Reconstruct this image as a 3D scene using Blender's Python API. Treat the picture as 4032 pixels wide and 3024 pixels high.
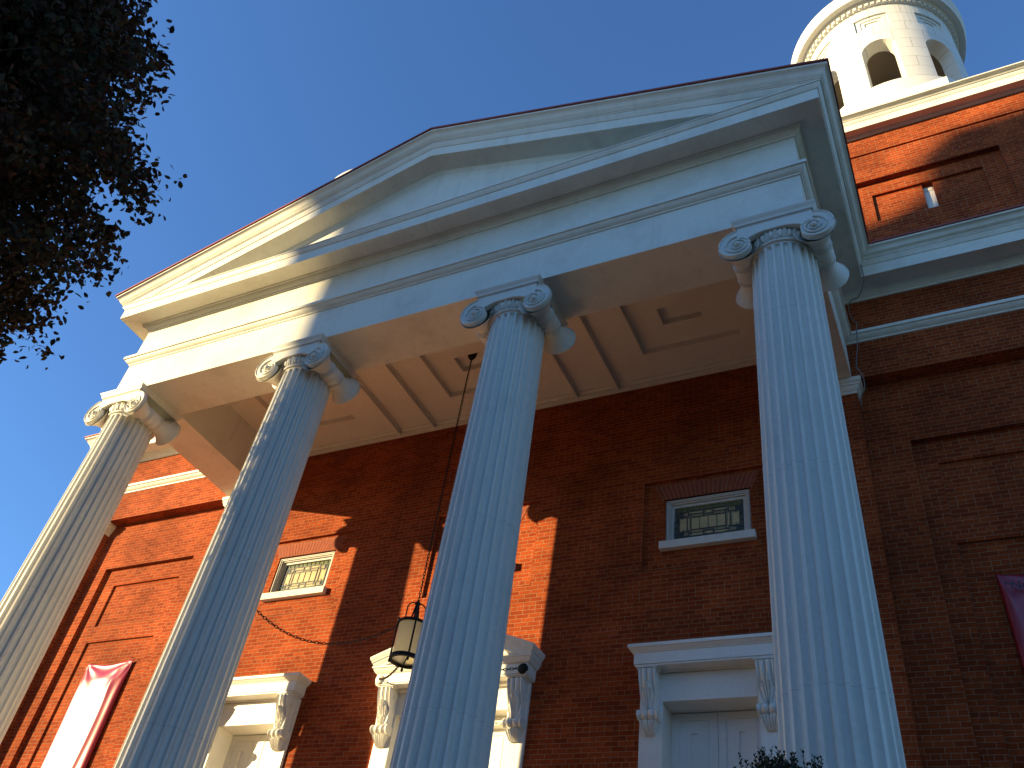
import bpy, bmesh, math, random
from mathutils import Vector, Matrix
import numpy as np

for o in list(bpy.data.objects):
    bpy.data.objects.remove(o, do_unlink=True)
C = bpy.context.scene.collection
scn = bpy.context.scene
R = math.radians

# ------------------------------------------------------------------ camera
YAW, PITCH, ROLL, FPX = 0.5582, 0.7212, 0.1734, 3453.5
cam_d = bpy.data.cameras.new('camera')
cam = bpy.data.objects.new('camera', cam_d)
C.objects.link(cam)
fwd = Vector((-math.sin(YAW)*math.cos(PITCH), math.cos(YAW)*math.cos(PITCH), math.sin(PITCH)))
rgt = Vector((math.cos(YAW), math.sin(YAW), 0))
upv = rgt.cross(fwd)
r2 = rgt*math.cos(ROLL) + upv*math.sin(ROLL)
u2 = -rgt*math.sin(ROLL) + upv*math.cos(ROLL)
m = Matrix((r2, u2, -fwd)).transposed().to_4x4()
m.translation = Vector((6.975, -11.119, 1.6))
cam.matrix_world = m
cam_d.sensor_width = 36
cam_d.lens = FPX/4032*36
cam_d.clip_start = 0.05
cam_d.clip_end = 3000
scn.camera = cam

# ------------------------------------------------------------------ sky, sun, exposure
SUN = Vector((-1.21, -1.0, 0.324)).normalized()      # towards the sun
el = math.asin(SUN.z)
w = bpy.data.worlds.new('World')
scn.world = w
w.use_nodes = True
nt = w.node_tree
bg = nt.nodes['Background']
sky = nt.nodes.new('ShaderNodeTexSky')
sky.sky_type = 'NISHITA'
sky.sun_disc = False
sky.sun_elevation = el
sky.sun_rotation = math.atan2(SUN.x, SUN.y)
sky.air_density = 1.0
sky.dust_density = 0.15
sky.ozone_density = 3.0
tint = nt.nodes.new('ShaderNodeMix')                 # a deep clear autumn sky
tint.data_type = 'RGBA'; tint.blend_type = 'MULTIPLY'
tint.inputs[0].default_value = 1.0
tint.inputs[7].default_value = (.60, .785, 1.02, 1)
nt.links.new(sky.outputs[0], tint.inputs[6])
nt.links.new(tint.outputs[2], bg.inputs[0])
bg.inputs[1].default_value = 0.116
sd = bpy.data.lights.new('sun', 'SUN')
sd.energy = 5.0
sd.angle = R(0.53)
sd.color = (1.0, 0.77, 0.40)
so = bpy.data.objects.new('sun', sd)
so.rotation_euler = (-SUN).to_track_quat('-Z', 'Y').to_euler()
so.location = SUN*60
C.objects.link(so)
scn.view_settings.view_transform = 'Standard'
scn.view_settings.look = 'None'
scn.view_settings.exposure = 1.4
scn.view_settings.gamma = 1.0
scn.cycles.max_bounces = 8
scn.cycles.diffuse_bounces = 6

# ------------------------------------------------------------------ helpers
class MB:
    def __init__(s):
        s.v = []; s.f = []; s.mi = []
    def add(s, vs, fs, mi=0):
        b = len(s.v)
        s.v.extend([tuple(p) for p in vs])
        for f in fs:
            s.f.append(tuple(b+i for i in f)); s.mi.append(mi)
        return s
    def quad(s, a, b, c, d, mi=0):
        return s.add([a, b, c, d], [(0, 1, 2, 3)], mi)
    def box(s, x0, x1, y0, y1, z0, z1, mi=0):
        vs = [(x, y, z) for z in (z0, z1) for y in (y0, y1) for x in (x0, x1)]
        return s.add(vs, [(0, 2, 3, 1), (4, 5, 7, 6), (0, 1, 5, 4), (2, 6, 7, 3), (0, 4, 6, 2), (1, 3, 7, 5)], mi)
    def tube(s, pts, r, n=6, mi=0, cap=True):
        pts = [Vector(p) for p in pts]
        k = len(pts)
        rr = r if isinstance(r, (list, tuple)) else [r]*k
        vs = []
        ref = None
        for i, p in enumerate(pts):
            t = (pts[min(i+1, k-1)] - pts[max(i-1, 0)])
            if t.length < 1e-9: t = Vector((0, 0, 1))
            t.normalize()
            if ref is None:
                ref = Vector((0, 0, 1)) if abs(t.z) < .9 else Vector((1, 0, 0))
            a = t.cross(ref)
            if a.length < 1e-6: a = t.orthogonal()
            a.normalize(); b = t.cross(a); ref = b.cross(t) * -1 if False else ref
            for j in range(n):
                an = 2*math.pi*j/n
                vs.append(p + (a*math.cos(an) + b*math.sin(an))*rr[i])
        fs = []
        for i in range(k-1):
            for j in range(n):
                fs.append((i*n+j, i*n+(j+1) % n, (i+1)*n+(j+1) % n, (i+1)*n+j))
        if cap:
            fs.append(tuple(range(n))[::-1]); fs.append(tuple((k-1)*n+j for j in range(n)))
        return s.add(vs, fs, mi)
    def lathe(s, prof, c=(0, 0, 0), n=32, axis='z', mi=0, a0=0, a1=2*math.pi):
        full = abs(a1-a0-2*math.pi) < 1e-6
        m_ = n if full else n+1
        vs = []
        for (r, h) in prof:
            for j in range(m_):
                a = a0 + (a1-a0)*j/n
                if axis == 'z': vs.append((c[0]+r*math.sin(a), c[1]-r*math.cos(a), c[2]+h))
                else: vs.append((c[0]+r*math.sin(a), c[1]+h, c[2]+r*math.cos(a)))
        fs = []
        for i in range(len(prof)-1):
            for j in range(n):
                j2 = (j+1) % m_
                fs.append((i*m_+j, i*m_+j2, (i+1)*m_+j2, (i+1)*m_+j))
        return s.add(vs, fs, mi)
    def sphere(s, c, rx, ry, rz, n=8, k=5, mi=0):
        vs = []; fs = []
        for i in range(k+1):
            ph = math.pi*i/k
            for j in range(n):
                a = 2*math.pi*j/n
                vs.append((c[0]+rx*math.sin(ph)*math.cos(a), c[1]+ry*math.sin(ph)*math.sin(a), c[2]+rz*math.cos(ph)))
        for i in range(k):
            for j in range(n):
                fs.append((i*n+j, i*n+(j+1) % n, (i+1)*n+(j+1) % n, (i+1)*n+j))
        return s.add(vs, fs, mi)
    def prism(s, poly, y0, y1, mi=0):           # polygon in (x, z) extruded along y
        n = len(poly)
        vs = [(x, y0, z) for x, z in poly] + [(x, y1, z) for x, z in poly]
        fs = [tuple(range(n)), tuple(range(n, 2*n))[::-1]] + [(i, i+n, (i+1) % n+n, (i+1) % n) for i in range(n)]
        return s.add(vs, fs, mi)
    def sweep(s, path, prof, mi=0, caps=False):
        """path: open polyline of (x, y); prof: list of (out, z); out is to the right of the direction of travel"""
        k = len(path)
        P = [Vector((p[0], p[1])) for p in path]
        ns = []
        for i in range(k-1):
            d = (P[i+1]-P[i]).normalized(); ns.append(Vector((d.y, -d.x)))
        off = []
        for i in range(k):
            if i == 0: off.append(ns[0])
            elif i == k-1: off.append(ns[-1])
            else:
                a, b = ns[i-1], ns[i]
                off.append((a+b)/(1+a.dot(b)))
        vs = []
        for (o, z) in prof:
            for i in range(k):
                q = P[i]+off[i]*o
                vs.append((q.x, q.y, z))
        fs = []
        for j in range(len(prof)-1):
            for i in range(k-1):
                fs.append((j*k+i, j*k+i+1, (j+1)*k+i+1, (j+1)*k+i))
        if caps:
            n = len(prof)
            fs.append(tuple(j*k for j in range(n))); fs.append(tuple(j*k+k-1 for j in range(n))[::-1])
        return s.add(vs, fs, mi)
    def rake(s, prof, W, y0, slope, xc=0.0, mi=0):
        """raking moulding of a pediment: prof (out, z at the eaves); W half width of the wall below"""
        vs = []; n = len(prof)
        for (o, z) in prof:
            w_ = W+o
            vs += [(xc-w_, y0-o, z), (xc, y0-o, z+slope*w_), (xc+w_, y0-o, z)]
        fs = []
        for j in range(n-1):
            for i in range(2):
                fs.append((3*j+i, 3*j+i+1, 3*j+3+i+1, 3*j+3+i))
        return s.add(vs, fs, mi)
    def build(s, name, mat, parent=None, smooth=False, merge=True, bevel=0):
        me = bpy.data.meshes.new(name)
        me.from_pydata(s.v, [], s.f)
        mats = mat if isinstance(mat, (list, tuple)) else [mat]
        for m_ in mats: me.materials.append(m_)
        if len(mats) > 1: me.polygons.foreach_set('material_index', s.mi)
        if merge:
            bm = bmesh.new(); bm.from_mesh(me)
            bmesh.ops.remove_doubles(bm, verts=bm.verts, dist=1e-5)
            bmesh.ops.recalc_face_normals(bm, faces=bm.faces)
            bm.to_mesh(me); bm.free()
        if smooth:
            me.polygons.foreach_set('use_smooth', [True]*len(me.polygons))
            if smooth != 'all':
                try: me.set_sharp_from_angle(angle=R(38))
                except Exception: pass
        o = bpy.data.objects.new(name, me)
        C.objects.link(o)
        if parent is not None: o.parent = parent
        if bevel:
            b = o.modifiers.new('bevel', 'BEVEL'); b.width = bevel; b.segments = 2; b.limit_method = 'ANGLE'; b.angle_limit = R(50)
            b.harden_normals = False
        return o

def relief(us, vs_, lvl, P, mb, hole=None):
    """grid of rectangular cells at different depths with side faces. lvl(u,v)->depth or None; P(u,v,d)->point"""
    us = sorted(set(round(a, 5) for a in us)); vs_ = sorted(set(round(a, 5) for a in vs_))
    nu, nv = len(us)-1, len(vs_)-1
    L = [[lvl((us[i]+us[i+1])/2, (vs_[j]+vs_[j+1])/2) for j in range(nv)] for i in range(nu)]
    D = lambda l: hole if l is None else l
    for i in range(nu):
        for j in range(nv):
            l = L[i][j]
            if l is not None:
                mb.quad(P(us[i], vs_[j], l), P(us[i+1], vs_[j], l), P(us[i+1], vs_[j+1], l), P(us[i], vs_[j+1], l))
            if i+1 < nu:
                a, b = D(L[i][j]), D(L[i+1][j])
                if a is not None and b is not None and abs(a-b) > 1e-6:
                    mb.quad(P(us[i+1], vs_[j], a), P(us[i+1], vs_[j+1], a), P(us[i+1], vs_[j+1], b), P(us[i+1], vs_[j], b))
            if j+1 < nv:
                a, b = D(L[i][j]), D(L[i][j+1])
                if a is not None and b is not None and abs(a-b) > 1e-6:
                    mb.quad(P(us[i], vs_[j+1], a), P(us[i+1], vs_[j+1], a), P(us[i+1], vs_[j+1], b), P(us[i], vs_[j+1], b))
    return mb

def empty(name, loc=(0, 0, 0), parent=None):
    o = bpy.data.objects.new(name, None); o.location = loc; C.objects.link(o)
    o.empty_display_size = .2
    if parent is not None: o.parent = parent
    return o
def tag(o, label=None, cat=None, group=None, kind=None):
    if label: o['label'] = label
    if cat: o['category'] = cat
    if group: o['group'] = group
    if kind: o['kind'] = kind
    return o
def copy_tree(o, parent=None):
    c = o.copy(); C.objects.link(c); c.parent = parent
    for ch in [k for k in bpy.data.objects if k.parent == o]:
        copy_tree(ch, c)
    return c

# ------------------------------------------------------------------ materials
def mat(name):
    m_ = bpy.data.materials.new(name); m_.use_nodes = True
    t = m_.node_tree; return m_, t, t.nodes['Principled BSDF']
def N(t, ty, **kw):
    n = t.nodes.new(ty)
    for k, v in kw.items(): setattr(n, k, v)
    return n
def plain(name, col, rough=.6, noise=.12, scale=8, metallic=0, bump=0, spec=.5):
    m_, t, b = mat(name)
    g = N(t, 'ShaderNodeNewGeometry'); nz = N(t, 'ShaderNodeTexNoise'); nz.inputs['Scale'].default_value = scale; nz.inputs['Detail'].default_value = 6
    t.links.new(g.outputs['Position'], nz.inputs['Vector'])
    mx = N(t, 'ShaderNodeMix', data_type='RGBA')
    mx.inputs[6].default_value = tuple(c*(1-noise) for c in col)+(1,)
    mx.inputs[7].default_value = tuple(min(1, c*(1+noise)) for c in col)+(1,)
    t.links.new(nz.outputs[0], mx.inputs[0]); t.links.new(mx.outputs[2], b.inputs['Base Color'])
    b.inputs['Roughness'].default_value = rough; b.inputs['Metallic'].default_value = metallic
    b.inputs['Specular IOR Level'].default_value = spec
    if bump:
        bp = N(t, 'ShaderNodeBump'); bp.inputs['Strength'].default_value = bump; bp.inputs['Distance'].default_value = .01
        t.links.new(nz.outputs[0], bp.inputs['Height']); t.links.new(bp.outputs[0], b.inputs['Normal'])
    return m_

def white_paint(name, col=(.74, .735, .70), dirt=(.40, .36, .28), rough=.55, amount=.62):
    m_, t, b = mat(name)
    g = N(t, 'ShaderNodeNewGeometry')
    n1 = N(t, 'ShaderNodeTexNoise'); n1.inputs['Scale'].default_value = 1.3; n1.inputs['Detail'].default_value = 8; n1.inputs['Roughness'].default_value = .65
    n2 = N(t, 'ShaderNodeTexNoise'); n2.inputs['Scale'].default_value = 22; n2.inputs['Detail'].default_value = 6
    n3 = N(t, 'ShaderNodeTexNoise'); n3.inputs['Scale'].default_value = 5; n3.inputs['Detail'].default_value = 5
    mp = N(t, 'ShaderNodeMapping'); mp.inputs['Scale'].default_value = (1, 1, .12)      # weather streaks run down
    t.links.new(g.outputs['Position'], n1.inputs['Vector']); t.links.new(g.outputs['Position'], n2.inputs['Vector'])
    t.links.new(g.outputs['Position'], mp.inputs['Vector']); t.links.new(mp.outputs[0], n3.inputs['Vector'])
    r1 = N(t, 'ShaderNodeMapRange'); r1.inputs[1].default_value = .48; r1.inputs[2].default_value = .85; r1.inputs[4].default_value = amount
    t.links.new(n1.outputs[0], r1.inputs[0])
    r3 = N(t, 'ShaderNodeMapRange'); r3.inputs[1].default_value = .55; r3.inputs[2].default_value = .8; r3.inputs[4].default_value = amount*.55
    t.links.new(n3.outputs[0], r3.inputs[0])
    ad = N(t, 'ShaderNodeMath', operation='MAXIMUM'); t.links.new(r1.outputs[0], ad.inputs[0]); t.links.new(r3.outputs[0], ad.inputs[1])
    mx = N(t, 'ShaderNodeMix', data_type='RGBA'); mx.inputs[6].default_value = col+(1,); mx.inputs[7].default_value = dirt+(1,)
    t.links.new(ad.outputs[0], mx.inputs[0])
    m2 = N(t, 'ShaderNodeMix', data_type='RGBA', blend_type='MULTIPLY'); m2.inputs[0].default_value = .16
    t.links.new(mx.outputs[2], m2.inputs[6]); t.links.new(n2.outputs[0], m2.inputs[7])
    t.links.new(m2.outputs[2], b.inputs['Base Color'])
    b.inputs['Roughness'].default_value = rough
    bp = N(t, 'ShaderNodeBump'); bp.inputs['Strength'].default_value = .25; bp.inputs['Distance'].default_value = .006
    t.links.new(n2.outputs[0], bp.inputs['Height']); t.links.new(bp.outputs[0], b.inputs['Normal'])
    return m_

def brick_mat(name, c1=(.330, .062, .014), c2=(.215, .034, .008), mortar=(.30, .165, .09), row=.0698, zoff=0.0):
    m_, t, b = mat(name)
    g = N(t, 'ShaderNodeNewGeometry')
    sp = N(t, 'ShaderNodeSeparateXYZ'); t.links.new(g.outputs['Position'], sp.inputs[0])
    sn = N(t, 'ShaderNodeSeparateXYZ'); t.links.new(g.outputs['True Normal'], sn.inputs[0])
    def M(op, a, b_=None, c_=None):
        n = N(t, 'ShaderNodeMath', operation=op)
        for i, v in enumerate((a, b_, c_)):
            if v is None: continue
            if isinstance(v, (int, float)): n.inputs[i].default_value = v
            else: t.links.new(v, n.inputs[i])
        return n.outputs[0]
    ax = M('GREATER_THAN', M('ABSOLUTE', sn.outputs[0]), .7)
    az = M('GREATER_THAN', M('ABSOLUTE', sn.outputs[2]), .7)
    u = M('ADD', M('MULTIPLY', sp.outputs[0], M('SUBTRACT', 1, ax)), M('MULTIPLY', sp.outputs[1], ax))
    v = M('ADD', M('MULTIPLY', sp.outputs[2], M('SUBTRACT', 1, az)), M('MULTIPLY', sp.outputs[1], az))
    # slight waviness of the courses
    nw = N(t, 'ShaderNodeTexNoise'); nw.inputs['Scale'].default_value = 2.2; nw.inputs['Detail'].default_value = 3
    t.links.new(g.outputs['Position'], nw.inputs['Vector'])
    v = M('ADD', v, M('MULTIPLY', M('SUBTRACT', nw.outputs[0], .5), .010))
    u = M('ADD', u, M('MULTIPLY', nw.outputs[0], .02))
    cb = N(t, 'ShaderNodeCombineXYZ'); t.links.new(u, cb.inputs[0]); t.links.new(M('ADD', v, 10+zoff), cb.inputs[1])
    rown = M('FLOOR', M('DIVIDE', M('ADD', v, 10+zoff), row))
    hdr = M('LESS_THAN', M('MODULO', rown, 7), .5)
    tex = []
    for bw in (.213, .1065):
        bt = N(t, 'ShaderNodeTexBrick'); bt.offset = .5; bt.squash = 1
        bt.inputs['Scale'].default_value = 1; bt.inputs['Mortar Size'].default_value = .0042; bt.inputs['Mortar Smooth'].default_value = .35
        bt.inputs['Brick Width'].default_value = bw; bt.inputs['Row Height'].default_value = row
        bt.inputs['Color1'].default_value = c1+(1,); bt.inputs['Color2'].default_value = c2+(1,); bt.inputs['Mortar'].default_value = mortar+(1,)
        bt.inputs['Bias'].default_value = .15
        t.links.new(cb.outputs[0], bt.inputs['Vector']); tex.append(bt)
    mx = N(t, 'ShaderNodeMix', data_type='RGBA'); t.links.new(hdr, mx.inputs[0]); t.links.new(tex[0].outputs[0], mx.inputs[6]); t.links.new(tex[1].outputs[0], mx.inputs[7])
    mf = N(t, 'ShaderNodeMix', data_type='FLOAT'); t.links.new(hdr, mf.inputs[0]); t.links.new(tex[0].outputs[1], mf.inputs[2]); t.links.new(tex[1].outputs[1], mf.inputs[3])
    # patchy weathering and grain
    n1 = N(t, 'ShaderNodeTexNoise'); n1.inputs['Scale'].default_value = .9; n1.inputs['Detail'].default_value = 7
    n2 = N(t, 'ShaderNodeTexNoise'); n2.inputs['Scale'].default_value = 14; n2.inputs['Detail'].default_value = 8; n2.inputs['Roughness'].default_value = .7
    t.links.new(g.outputs['Position'], n1.inputs['Vector']); t.links.new(g.outputs['Position'], n2.inputs['Vector'])
    r1 = N(t, 'ShaderNodeMapRange'); r1.inputs[1].default_value = .3; r1.inputs[2].default_value = .7; r1.inputs[3].default_value = .66; r1.inputs[4].default_value = 1.22
    t.links.new(n1.outputs[0], r1.inputs[0])
    r2_ = N(t, 'ShaderNodeMapRange'); r2_.inputs[1].default_value = .25; r2_.inputs[2].default_value = .75; r2_.inputs[3].default_value = .72; r2_.inputs[4].default_value = 1.25
    t.links.new(n2.outputs[0], r2_.inputs[0])
    mm = M('MULTIPLY', r1.outputs[0], r2_.outputs[0])
    vm = N(t, 'ShaderNodeVectorMath', operation='SCALE'); t.links.new(mx.outputs[2], vm.inputs[0]); t.links.new(mm, vm.inputs[3])
    # mortar that has been lost or washed over in patches
    t.links.new(vm.outputs[0], b.inputs['Base Color'])
    b.inputs['Roughness'].default_value = .9; b.inputs['Specular IOR Level'].default_value = .1
    h = M('ADD', M('MULTIPLY', M('SUBTRACT', 1, mf.outputs[0]), 1.0), M('MULTIPLY', n2.outputs[0], .45))
    bp = N(t, 'ShaderNodeBump'); bp.inputs['Strength'].default_value = .6; bp.inputs['Distance'].default_value = .006
    t.links.new(h, bp.inputs['Height']); t.links.new(bp.outputs[0], b.inputs['Normal'])
    return m_

def leaf_mat(name, cols, trans=.25, rough=.5):
    m_, t, b = mat(name)
    g = N(t, 'ShaderNodeNewGeometry')
    cr = N(t, 'ShaderNodeValToRGB')
    cr.color_ramp.elements[0].color = cols[0]+(1,); cr.color_ramp.elements[1].color = cols[-1]+(1,)
    for i, c in enumerate(cols[1:-1]):
        e = cr.color_ramp.elements.new((i+1)/(len(cols)-1)); e.color = c+(1,)
    nz = N(t, 'ShaderNodeTexNoise'); nz.inputs['Scale'].default_value = .7; nz.inputs['Detail'].default_value = 2
    t.links.new(g.outputs['Position'], nz.inputs['Vector'])
    ad = N(t, 'ShaderNodeMath', operation='MULTIPLY_ADD'); ad.inputs[1].default_value = .6
    t.links.new(g.outputs['Random Per Island'], ad.inputs[0]); 
    sb = N(t, 'ShaderNodeMath', operation='MULTIPLY'); sb.inputs[1].default_value = .5; t.links.new(nz.outputs[0], sb.inputs[0]); t.links.new(sb.outputs[0], ad.inputs[2])
    t.links.new(ad.outputs[0], cr.inputs[0]); t.links.new(cr.outputs[0], b.inputs['Base Color'])
    b.inputs['Roughness'].default_value = rough
    tr = N(t, 'ShaderNodeBsdfTranslucent'); t.links.new(cr.outputs[0], tr.inputs[0])
    ms = N(t, 'ShaderNodeMixShader'); ms.inputs[0].default_value = trans
    out = t.nodes['Material Output']
    t.links.new(b.outputs[0], ms.inputs[1]); t.links.new(tr.outputs[0], ms.inputs[2]); t.links.new(ms.outputs[0], out.inputs[0])
    return m_

BRICK = brick_mat('red_brick')
WHITE = white_paint('white_painted_plaster', col=(.77, .75, .65))
TRIM = white_paint('white_painted_wood', col=(.78, .76, .69), amount=.25, rough=.45)
COLW = white_paint('white_painted_column', col=(.71, .69, .61), dirt=(.46, .43, .36), amount=.35, rough=.5)
def add_joints(m_):
    t = m_.node_tree; b = t.nodes['Principled BSDF']
    g = N(t, 'ShaderNodeNewGeometry'); sp = N(t, 'ShaderNodeSeparateXYZ'); t.links.new(g.outputs[0], sp.inputs[0])
    nz = N(t, 'ShaderNodeTexNoise'); nz.inputs['Scale'].default_value = 3.5; nz.inputs['Detail'].default_value = 5; t.links.new(g.outputs[0], nz.inputs[0])
    def M(op, a, c_):
        n = N(t, 'ShaderNodeMath', operation=op)
        for i, v in enumerate((a, c_)):
            if isinstance(v, (int, float)): n.inputs[i].default_value = v
            else: t.links.new(v, n.inputs[i])
        return n.outputs[0]
    ad = M('ADD', sp.outputs[2], M('MULTIPLY', nz.outputs[0], .09))
    md = M('ABSOLUTE', M('SUBTRACT', M('MODULO', M('ADD', ad, .72), 2.35), 1.0), 0)
    ln = M('LESS_THAN', md, .0035)
    src = b.inputs['Base Color'].links[0].from_socket
    mx = N(t, 'ShaderNodeMix', data_type='RGBA'); t.links.new(M('MULTIPLY', ln, .3), mx.inputs[0]); t.links.new(src, mx.inputs[6]); mx.inputs[7].default_value = (.16, .14, .12, 1)
    t.links.new(mx.outputs[2], b.inputs['Base Color'])
add_joints(COLW)
CEIL = white_paint('cream_painted_ceiling', col=(.76, .71, .61), dirt=(.5, .4, .3), amount=.35)
VOUSS = plain('rubbed_red_brick', (.235, .047, .014), .85, .35, 14, bump=.4)
MORTAR = plain('lime_mortar', (.42, .33, .25), .9, .2, 20)
IRON = plain('black_iron', (.012, .010, .008), .6, .3, 30, spec=.2)
RUST = plain('rusted_chain_iron', (.05, .026, .016), .7, .4, 40, metallic=.3)
ROOFRED = plain('red_painted_tin', (.26, .045, .03), .55, .2, 5)
STONE = plain('painted_stone_sill', (.62, .60, .54), .7, .15, 12, bump=.2)
SASH = white_paint('sash_paint', col=(.62, .60, .54), amount=.35)
ASPHALT = plain('asphalt', (.055, .055, .055), .9, .3, 30, bump=.3)
CONC = plain('concrete_pavement', (.36, .34, .31), .85, .15, 6, bump=.2)
BARK = plain('tree_bark', (.06, .045, .035), .9, .35, 12, bump=.5)
TAUPE = plain('taupe_board', (.24, .20, .15), .8, .15, 3)

# ================================================================== THE CHURCH
ZA, ZCE = 11.34, 12.38
PW = 6.3; PD = 3.693; FY = -.24; BX = 10.82
FLOOR = 1.5
church = tag(empty('brick_church', (0, 0, 0)), 'red brick church with white columned portico, pediment and round white belfry towers', 'church')

# ---- main brick wall with its recessed bays, panels and openings
def wall_lvl(x, z):
    a = abs(x)
    if z > ZA:
        return FY if a > 5.9 else 0.0
    if a < 5.42:
        for xc, hw in ((0, .62), (3.895, .665), (-3.895, .665)):
            if abs(x-xc) < hw and 8.99 < z < 9.80: return None
        if abs(x) < 1.10 and z < 6.60: return None
        if abs(a-3.9) < .78 and z < 6.60: return None
        if (a < 1.01 or abs(a-3.9) < 1.015) and 8.51 < z < 10.15: return .05
        return 0.0
    if a < 6.33: return -.2
    if a < 9.98:
        if 7.22 < a < 9.11 and (8.80 < z < 9.76 or z < 8.44): return .125
        if 6.93 < a < 9.50 and z < 10.17: return .085
        return 0.0
    return -.2
xs = [0]
for a in (.62, 1.01, 1.10, 2.885, 3.12, 3.23, 4.56, 4.68, 4.915, 5.42, 5.9, 6.33, 6.93, 7.22, 9.11, 9.5, 9.98, BX):
    xs += [a, -a]
zs = [0, 6.60, 8.44, 8.51, 8.80, 8.99, 9.76, 9.80, 10.15, 10.17, ZA, 13.3]
mb = relief(xs, zs, wall_lvl, lambda u, v, d: (u, d, v), MB(), hole=.42)
# side walls and back of the nave
for s_ in (-1, 1):
    mb.quad((s_*BX, FY, ZA), (s_*BX, 24, ZA), (s_*BX, 24, 13.3), (s_*BX, FY, 13.3))
    mb.quad((s_*BX, -.2, 0), (s_*BX, 24, 0), (s_*BX, 24, ZA), (s_*BX, -.2, ZA))
mb.quad((-BX, 24, 0), (BX, 24, 0), (BX, 24, 13.3), (-BX, 24, 13.3))
mb.build('wall', BRICK, church)
# dark interior behind openings
mb = MB(); mb.box(-6, 6, .46, .6, 0, 12); mb.build('inner_wall', TAUPE, church)

# ---- entablature of portico
mb = MB()
path_p = [(-PW, FY), (-PW, -PD), (PW, -PD), (PW, FY)]
mb.sweep(path_p, [(0, ZA), (0, 13.08)])
T = .881
mb.quad((-PW, -PD, ZA), (PW, -PD, ZA), (PW, -PD+T, ZA), (-PW, -PD+T, ZA))
mb.quad((-PW+T, -PD+T, ZA), (PW-T, -PD+T, ZA), (PW-T, -PD+T, 12.45), (-PW+T, -PD+T, 12.45))
for s_ in (-1, 1):
    mb.quad((s_*PW, -PD+T, ZA), (s_*(PW-T), -PD+T, ZA), (s_*(PW-T), -.0, ZA), (s_*PW, -.0, ZA))
    mb.quad((s_*(PW-T), -PD+T, ZA), (s_*(PW-T), 0, ZA), (s_*(PW-T), 0, 12.45), (s_*(PW-T), -PD+T, 12.45))
mb.build('entablature', WHITE, church)

full = [(-BX, 14), (-BX, FY), (-PW, FY), (-PW, -PD), (PW, -PD), (PW, FY), (BX, FY), (BX, 14)]
# string course / taenia
mb = MB()
mb.sweep(full, [(0, 12.075), (.018, 12.08), (.022, 12.105), (.05, 12.12), (.09, 12.165), (.095, 12.18), (.12, 12.185), (.12, 12.245), (.0, 12.30)])
mb.build('string_course', WHITE, church, smooth=True)
# horizontal cornice: bed mould, corona
mb = MB()
mb.sweep(full, [(0, 13.0), (.022, 13.005), (.026, 13.035), (.05, 13.05), (.085, 13.09), (.10, 13.125), (.115, 13.13), (.12, 13.155),
                (.415, 13.155), (.418, 13.11), (.438, 13.11), (.438, 13.345), (.452, 13.35), (.456, 13.368), (.488, 13.40), (.492, 13.43), (.505, 13.433), (.505, 13.455), (.10, 13.50)])
mb.build('cornice', WHITE, church, smooth=True)
SIMA = [(.46, 13.456), (.515, 13.457), (.52, 13.475), (.545, 13.487), (.565, 13.52), (.582, 13.555), (.61, 13.578), (.635, 13.585), (.637, 13.622)]
mb = MB()

# ends of side simas are mitred by sliding them to the front corner
for s_ in (-1, 1):
    mb = MB()
    p_ = [(-BX, 14), (-BX, FY), (-PW, FY), (-PW, -PD)]
    mb.sweep(p_ if s_ < 0 else [(-x, y) for x, y in p_][::-1], SIMA)
    vs = []
    for (o, z) in SIMA:
        vs += [(s_*(PW+o), -PD, z), (s_*(PW+o), -PD-o, z)]
    mb.add(vs, [(2*j, 2*j+1, 2*j+3, 2*j+2) for j in range(len(SIMA)-1)])
    mb.build('eaves_moulding', WHITE, church, smooth=True)
# raking cornice
SL = .319
mb = MB()
RK = [(.09, 13.06), (.125, 13.11), (.13, 13.15), (.405, 13.152), (.408, 13.114), (.434, 13.114), (.434, 13.345), (.448, 13.35), (.452, 13.368), (.486, 13.40), (.49, 13.43), (.503, 13.434), (.503, 13.457)]
mb.rake(RK+SIMA[1:], PW, -PD, SL)
mb.build('raking_cornice', WHITE, church, smooth=True)
mb = MB()
yt = -PD-.09
mb.add([(-PW-.1, yt, 13.4), (PW+.1, yt, 13.4), (0, yt, 13.4+SL*(PW+.1))], [(0, 1, 2)])
mb.build('tympanum', WHITE, church)
# metal roof with red edge
mb = MB()
o_ = .662
for s_ in (-1, 1):
    a = (s_*(PW+o_), -PD-o_, 13.625); b = (0, -PD-o_, 13.625+SL*(PW+o_))
    th = .034
    pts = [a, b, (0, 1.0, b[2]), (s_*(PW+o_), 1.0, a[2])]
    up = [(p[0], p[1], p[2]+th) for p in pts]
    mb.add(pts+up, [(0, 1, 2, 3), (4, 5, 6, 7), (0, 4, 5, 1), (1, 5, 6, 2), (2, 6, 7, 3), (3, 7, 4, 0)])
mb.build('portico_roof', ROOFRED, church)
mb = MB()
for s_ in (-1, 1):
    mb.box(min(s_*PW*1.11, s_*(BX+.66)), max(s_*PW*1.11, s_*(BX+.66)), FY-.66, 14, 13.624, 13.66)
mb.add([(-BX, 6.2, 13.7), (0, 6.2, 17.0), (BX, 6.2, 13.7), (-BX, 24, 13.7), (0, 24, 17.0), (BX, 24, 13.7)], [(0, 1, 4, 3), (1, 2, 5, 4), (0, 1, 2), (3, 4, 5)])
mb.build('roof', ROOFRED, church)

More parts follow.
